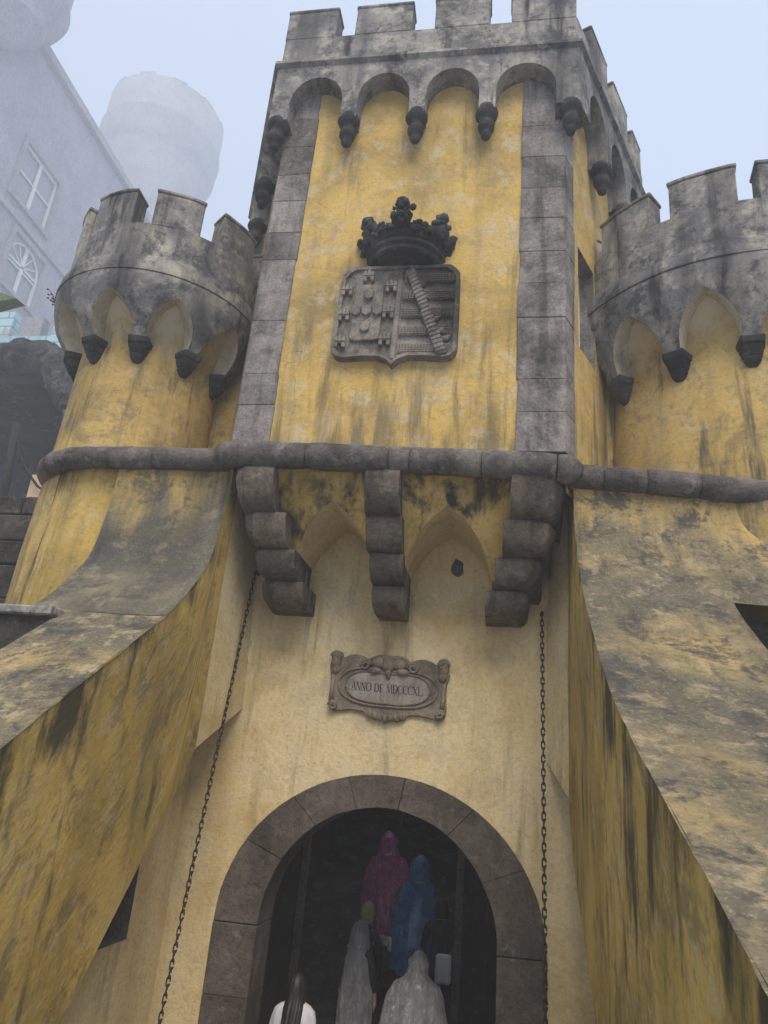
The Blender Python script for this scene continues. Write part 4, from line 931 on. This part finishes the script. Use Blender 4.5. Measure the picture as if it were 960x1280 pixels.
for (a, b, c, d, arch) in wins:
    sv = merge(boxv(WX-.6, WX+.22, a-.5, a, c-.4, d+.5), boxv(WX-.6, WX+.22, b, b+.5, c-.4, d+.5), boxv(WX-.6, WX+.22, a, b, d, d+.5), boxv(WX-.6, WX+.32, a, b, c-.4, c))
    wn = mk('window', *sv, 'surround', pal); m_ = (a+b)/2
    fr = merge(boxv(WX-.3, WX-.12, a, a+.28, c, d), boxv(WX-.3, WX-.12, b-.28, b, c, d), boxv(WX-.3, WX-.12, a+.28, b-.28, d-.28, d), boxv(WX-.3, WX-.12, a+.28, b-.28, c, c+.28), boxv(WX-.28, WX-.13, m_-.2, m_+.2, c+.28, d-.28), boxv(WX-.27, WX-.14, a+.28, m_-.2, (c+d)/2-.08, (c+d)/2+.08), boxv(WX-.27, WX-.14, m_+.2, b-.28, (c+d)/2-.08, (c+d)/2+.08))
    if arch:
        r_ = (b-a)/2; sp = d-r_
        for sgn in (0, 1):
            pts = [(a if sgn == 0 else b, d)]+[(m_-math.cos(R(90)*i/8)*r_*(1 if sgn == 0 else -1), sp+math.sin(R(90)*i/8)*r_) for i in range(9)]
            n = len(pts); V = [(WX-.05, y, z) for y, z in pts]+[(WX-.32, y, z) for y, z in pts]
            fr2 = (V, [tuple(range(n)), tuple(range(2*n-1, n-1, -1))]+[(i, (i+1) % n, n+(i+1) % n, n+i) for i in range(n)]); mk('spandrel', *fr2, 'surround', wn)
        for i in range(1, 6):
            t = R(180)*i/6; fr = merge(fr, sweep([(WX-.2, m_, sp), (WX-.2, m_-math.cos(t)*(r_-.1), sp+math.sin(t)*(r_-.1))], .06, 5))
        fr = merge(fr, sweep([(WX-.2, m_-math.cos(R(180)*i/12)*(r_-.1), sp+math.sin(R(180)*i/12)*(r_-.1)) for i in range(13)], .13, 6), boxv(WX-.27, WX-.13, a+.28, b-.28, sp-.1, sp+.1))
    mk('frame', *fr, 'whitewood', wn); mk('pane', *boxv(WX-.36, WX-.33, a, m_, c, d), 'paneglass', wn); mk('pane', *boxv(WX-.36, WX-.33, m_, b, c, d), 'paneglass', wn)
bt = thing('corner_bartizan', (-44.5, 32.4, 62), 'rounded corner turret dimly seen in the fog, top left corner', 'turret')
V, F = lathe([(0, 62.0), (1.2, 63), (2.2, 64.6), (2.9, 65.2), (3.0, 66.2), (4.2, 67.6), (4.5, 68.5), (4.2, 68.9), (4.2, 76), (4.6, 76.4), (4.6, 77.3), (3.8, 80.5), (2.0, 83), (0, 83.8)], 28, c=(-44.4, 32.6)); mk('body', V, F, 'violet', bt, 'auto')
ft = thing('distant_tower', (-66, 92, 0), 'broad round tower almost lost in the fog, above the left turret', 'tower')
FC = (-66.5, 91.5)
V, F = lathe([(9.6, 0), (9.6, 107.5), (10.1, 108.5), (10.9, 110.0), (11.0, 113.5), (11.2, 113.8), (11.2, 114.4), (10.8, 114.7), (10.8, 121.5), (9.4, 121.5), (9.4, 118)], 40, c=FC); mk('drum', V, F, 'ftower', ft, 'auto')
for k in range(11):
    a0, a1 = 2*math.pi*(k+.1)/11, 2*math.pi*(k+.62)/11; hh = random.uniform(.5, 1.1)
    V, F = prism([(FC[0]+10.78*math.cos(a0+(a1-a0)*i/4), FC[1]+10.78*math.sin(a0+(a1-a0)*i/4)) for i in range(5)]+[(FC[0]+9.45*math.cos(a1-(a1-a0)*i/4), FC[1]+9.45*math.sin(a1-(a1-a0)*i/4)) for i in range(5)], 121.4, 121.5+hh); mk('merlon', *rough(V, F, .3, .1), 'ftower', ft)

# ================================================================== PEOPLE
def skin_body(name, h, pose, parent_loc, rotz, topm, legm, parent, fingers=True):
    s = h/1.70; J = {'pel': (0, 0, .93, .135, .105), 'bel': (0, .0, 1.08, .125, .095), 'che': (0, .0, 1.30, .15, .105), 'nek': (0, .005, 1.45, .055, .055), 'jaw': (0, .03, 1.52, .062, .075), 'hed': (0, .025, 1.60, .078, .095), 'top': (0, .01, 1.665, .05, .06), 'nos': (0, .125, 1.575, .014, .014),
         'hl': (-.09, 0, .88, .085, .085), 'kl': (-.10, .02, .50, .058, .06), 'al': (-.10, -.03, .09, .04, .042), 'tl': (-.11, .13, .04, .035, .03), 'hr': (.09, 0, .88, .085, .085), 'kr': (.10, .02, .50, .058, .06), 'ar': (.10, -.03, .09, .04, .042), 'tr': (.11, .13, .04, .035, .03),
         'sl': (-.175, -.01, 1.39, .062, .062), 'el': (-.23, -.01, 1.12, .045, .045), 'wl': (-.235, .08, .89, .028, .032), 'pl': (-.235, .11, .82, .034, .02), 'sr': (.175, -.01, 1.39, .062, .062), 'er': (.23, -.01, 1.12, .045, .045), 'wr': (.235, .08, .89, .028, .032), 'pr': (.235, .11, .82, .034, .02)}
    for k, v in pose.items(): J[k] = tuple(v)+J[k][3:]
    E = [('pel', 'bel'), ('bel', 'che'), ('che', 'nek'), ('nek', 'jaw'), ('jaw', 'hed'), ('hed', 'top'), ('hed', 'nos'), ('pel', 'hl'), ('hl', 'kl'), ('kl', 'al'), ('al', 'tl'), ('pel', 'hr'), ('hr', 'kr'), ('kr', 'ar'), ('ar', 'tr'), ('che', 'sl'), ('sl', 'el'), ('el', 'wl'), ('wl', 'pl'), ('che', 'sr'), ('sr', 'er'), ('er', 'wr'), ('wr', 'pr')]
    for sd, sg_ in (('l', -1), ('r', 1)):
        p = Vector(J['p'+sd][:3]); d = (p-Vector(J['w'+sd][:3])).normalized(); side = d.cross(Vector((sg_, 0, 0)));
        if side.length < .1: side = Vector((0, 1, 0))
        side.normalize(); inn = d.cross(side).normalized()
        for q in range(4):
            ln = (.065, .078, .074, .058)[q]; b = p+side*(.027-.018*q)+d*.028; m_ = b+d*ln*.55+inn*.012; e = b+d*ln*.9+inn*.035
            for nm, v in (('a', b), ('b', m_), ('c', e)): J['f%s%d%s' % (sd, q, nm)] = tuple(v)+(.0085, .0085)
            E += [('p'+sd, 'f%s%da' % (sd, q)), ('f%s%da' % (sd, q), 'f%s%db' % (sd, q)), ('f%s%db' % (sd, q), 'f%s%dc' % (sd, q))]
        b = p+side*.035-d*.01; e = b+side*.022+d*.035+inn*.02; J['th'+sd] = tuple(b)+(.010, .010); J['ti'+sd] = tuple(e)+(.009, .009); E += [('p'+sd, 'th'+sd), ('th'+sd, 'ti'+sd)]
    keys = list(J); me = bpy.data.meshes.new('tmp'); me.from_pydata([tuple(c*s for c in J[k][:3]) for k in keys], [(keys.index(a), keys.index(b)) for a, b in E], [])
    o = bpy.data.objects.new('tmp', me); COL.objects.link(o); md = o.modifiers.new('s', 'SKIN')
    for i, k in enumerate(keys):
        sv = me.skin_vertices[0].data[i]; sv.radius = (J[k][3]*s, J[k][4]*s); sv.use_root = (k == 'pel')
    o.modifiers.new('b', 'SUBSURF').levels = 1; o.modifiers['b'].render_levels = 1
    bpy.context.view_layer.update(); dg = bpy.context.evaluated_depsgraph_get(); m2 = bpy.data.meshes.new_from_object(o.evaluated_get(dg)); bpy.data.objects.remove(o)
    m2.name = name; m2.materials.clear()
    for mm_ in (topm, legm, 'skin'): m2.materials.append(M[mm_])
    nz = J['nek'][2]*s
    hands = [Vector(J['p'+q][:3])*s for q in 'lr']
    for p in m2.polygons:
        p.use_smooth = True; c = p.center
        p.material_index = 2 if (c.z > nz+.0 or min((c-hh).length for hh in hands) < .15*s) else (1 if c.z < .95*s else 0)
    return link(name, m2, parent)
def poncho(h, sx, mat, parent, hem=.55, hood=True, lean=0.0, seed=0, wide=1.0):
    s = h/1.70; rows = [(1.53, .115, .12), (1.475, .155, .135), (1.42, .245, .165), (1.30, .305, .195), (1.08, .36, .23), (.90, .375, .25), (.70, .37, .27), (hem, .36, .28)]
    V = []; F = []; n = 64; rows = [tuple(x_) for x_ in [rows[0]]+[Vector(a_).lerp(Vector(b_), q_/3) for a_, b_ in zip(rows, rows[1:]) for q_ in (1, 2, 3)]]
    for i, (z, rx, ry) in enumerate(rows):
        t = i/(len(rows)-1)
        for k in range(n):
            a = 2*math.pi*k/n; f = 1+t*(.06*math.sin(5*a+seed+2.5*t)+.06*math.sin(11*a+seed*2-3*t+2*math.sin(3*a))+.16*mnoise.noise(Vector((math.cos(a)*1.6+seed, math.sin(a)*1.6, z*3)))+.07*mnoise.noise(Vector((math.cos(a)*5+seed, math.sin(a)*5, z*6))))
            V.append((rx*sx*wide*f*math.cos(a)*s, (ry*wide*f*math.sin(a)+lean*(1.5-z)*0)*s, (z+.02*t*math.sin(5*a+seed))*s))
    for i in range(len(rows)-1):
        for k in range(n): F.append((i*n+k, i*n+(k+1) % n, (i+1)*n+(k+1) % n, (i+1)*n+k))
    V2, F2 = [], []
    o = mk('poncho', V, F, mat, parent, True)
    if hood:
        V = []; F = []; n = 36; m = 18
        for i in range(m+1):
            ph = math.pi*(.02+.86*i/m)
            for k in range(n+1):
                a = R(60)+R(420-120)*k/n-R(0)
                a = R(90)+R(38)+(R(360)-R(76))*k/n
                r = .128*(1+.16*mnoise.noise(Vector((math.cos(a)*2+seed, math.sin(a)*2, ph*2)))+.10*mnoise.noise(Vector((math.cos(a)*6+seed, math.sin(a)*6, ph*5)))); pk = .035*max(0, 1-ph/1.0)
                w2 = math.sin(ph) if ph < math.pi/2 else 1+.22*((ph-math.pi/2)/1.2)**1.5; V.append((r*w2*math.cos(a)*.96*s, (.02+r*1.10*w2*math.sin(a)-.02*max(0, ph-1.6))*s, (1.585+pk+.150*math.cos(ph))*s))
        for i in range(m):
            for k in range(n): F.append((i*(n+1)+k, i*(n+1)+k+1, (i+1)*(n+1)+k+1, (i+1)*(n+1)+k))
        mk('hood', V, F, mat, o, True)
    return o
def shirt(h, mat, parent, seed=0):
    s = h/1.70; rows = [(1.49, .065, .062), (1.455, .10, .085), (1.425, .165, .105), (1.38, .215, .118), (1.30, .235, .13), (1.15, .225, .135), (1.0, .215, .14), (.86, .235, .155)]
    n = 56; V = []; F = []; rows = [tuple(x_) for x_ in [rows[0]]+[Vector(a_).lerp(Vector(b_), q_/3) for a_, b_ in zip(rows, rows[1:]) for q_ in (1, 2, 3)]]
    for i, (z, rx, ry) in enumerate(rows):
        t = i/(len(rows)-1)
        for k in range(n):
            a = 2*math.pi*k/n; f = 1+t*.05*math.sin(9*a+seed+3*t)+.06*mnoise.noise(Vector((math.cos(a)*3+seed, math.sin(a)*3, z*5))); V.append((rx*f*math.cos(a)*s, ry*f*math.sin(a)*s, z*s))
    for i in range(len(rows)-1):
        for k in range(n): F.append((i*n+k, i*n+(k+1) % n, (i+1)*n+(k+1) % n, (i+1)*n+k))
    return mk('shirt', V, F, mat, parent, True)
def hair(h, mat, parent, long=False, seed=0):
    s = h/1.70; V = []; F = []; n = 60; m = 18
    for i in range(m+1):
        t = i/m; z = 1.725-(.62 if long else .26)*t
        r = (.118 if long else .112)*math.sqrt(max(0, 1-(1-min(1, t*(3.2 if long else 2.0)))**2)) if t < .5 else (.125 if long else .112)*(1-(.35 if long else .35)*(t-.5))
        for k in range(n+1):
            a = R(90)+R(55)+(R(360)-R(110))*k/n; rr = r*(1+.10*mnoise.noise(Vector((math.cos(a)*4+seed, math.sin(a)*4, t*1.5)))+.22*t*mnoise.noise(Vector((math.cos(a)*14+seed, math.sin(a)*14, t*1.2)))); z_ = z-(.12*t*t*mnoise.noise(Vector((a*9, seed, 0))) if long else 0)
            V.append((rr*.88*math.cos(a)*s, (.015+rr*1.05*math.sin(a)-(.26*max(0, t-.30) if long else 0))*s, z_*s))
    for i in range(m):
        for k in range(n): F.append((i*(n+1)+k, i*(n+1)+k+1, (i+1)*(n+1)+k+1, (i+1)*(n+1)+k))
    return mk('hair', V, F, mat, parent, True)
def person(x, y, ztop, label, rot=0, topm='cloth_k', legm='cloth_n', pose={}, group='people in the entrance passage'):
    z0 = max(0, .45*(y-1))+.004; h = ztop-z0; t = thing('person', (x, y, z0), label, 'person', group); t['local'] = 1; t.rotation_euler.z = R(rot); del t['local']
    if rot == 0: t.rotation_euler.z = 1e-4
    skin_body('body', h, pose, None, 0, topm, legm, t); return t, h
hold = {'er': (.22, .10, 1.14), 'wr': (.12, .30, 1.20), 'pr': (.09, .36, 1.22), 'el': (-.22, .10, 1.14), 'wl': (-.10, .30, 1.18), 'pl': (-.06, .36, 1.20)}
t, h = person(.31, 1.3, 1.736, 'person in a wide clear plastic poncho with the hood up, nearest on the right', 0, 'shirt_w', 'cloth_n'); poncho(h, 1.0, 'pon_w', t, .55, True, 0, 1.3, 1.08); t.rotation_euler.x = -.12; t.rotation_euler.y = .04
t, h = person(-.357, 1.8, 1.90, 'person in a long greyish clear poncho, left of the wide poncho', -12, 'cloth_k', 'cloth_n'); poncho(h, .72, 'pon_g', t, .35, True, 0, 4.1, .80); t.rotation_euler.x = -.05; t.rotation_euler.y = -.03
t, h = person(-.365, 2.2, 2.10, 'blonde person in a black top holding a white sheet', -35, 'cloth_k', 'cloth_n', hold); hair(h, 'hair_b', t, False, 2)
V, F = rough(*boxv(-.11, .11, .36, .366, 1.12*h/1.7, 1.28*h/1.7), .001, .004); pp_ = tag(mk('paper_sheet', V, F, 'paper'), 'white paper sheet held by the blonde person', 'paper'); pp_.location = t.location; pp_.rotation_euler.z = R(-35)
t, h = person(.15, 2.7, 2.60, 'person in a dark blue hooded rain poncho, in front of the pink poncho', 0); poncho(h, .85, 'pon_b', t, .5, True, 0, 7.7, .88); t.rotation_euler.x = -.07; t.rotation_euler.y = .03
t, h = person(-.20, 3.2, 2.837, 'person in a bright pink hooded rain poncho, farthest up the passage', 10); poncho(h, .9, 'pon_p', t, .5, True, 0, 2.9, .98); t.rotation_euler.x = -.10; t.rotation_euler.y = -.05
t, h = person(.535, 2.5, 2.19, 'dark-clothed person with a white bag, right of the blue poncho', 0); hair(h, 'hair_d', t, False, 5)
bg_ = thing('tote_bag', (.58, 2.27, 1.1), 'white cloth bag hanging beside the dark-clothed person', 'bag')
V, F = rough(*boxv(.50, .69, 2.24, 2.30, 1.32, 1.64), .025, .012); mk('bag_body', V, F, 'bag_w', bg_); mk('strap', *sweep([(.53, 2.27, 1.63), (.56, 2.33, 1.80), (.63, 2.42, 1.965), (.67, 2.50, 1.99), (.69, 2.46, 1.95), (.685, 2.34, 1.78), (.66, 2.27, 1.63)], .009, 6), 'cloth_k', bg_)
t, h = person(-.735, .42, 1.62, 'person with long dark hair and a white shirt, at the lower left of the arch', 0, 'shirt_w', 'cloth_n'); hair(h, 'hair_d', t, True, 8); shirt(h, 'shirt_w', t, 3)

# ================================================================== HAZE: the fog filling the whole place
hz = N('fog'); hz.t.nodes.remove(hz.b); pv = hz.t.nodes.new('ShaderNodeVolumePrincipled'); pv.inputs['Color'].default_value = (.88, .93, 1.0, 1); pv.inputs['Density'].default_value = HAZE; pv.inputs['Anisotropy'].default_value = .2
hz.l(pv.outputs[0], hz.out.inputs['Volume'])
o = mk('haze', *boxv(-119, 49, -27, 149, -1.3, 125), hz.m); tag(o, kind='stuff')
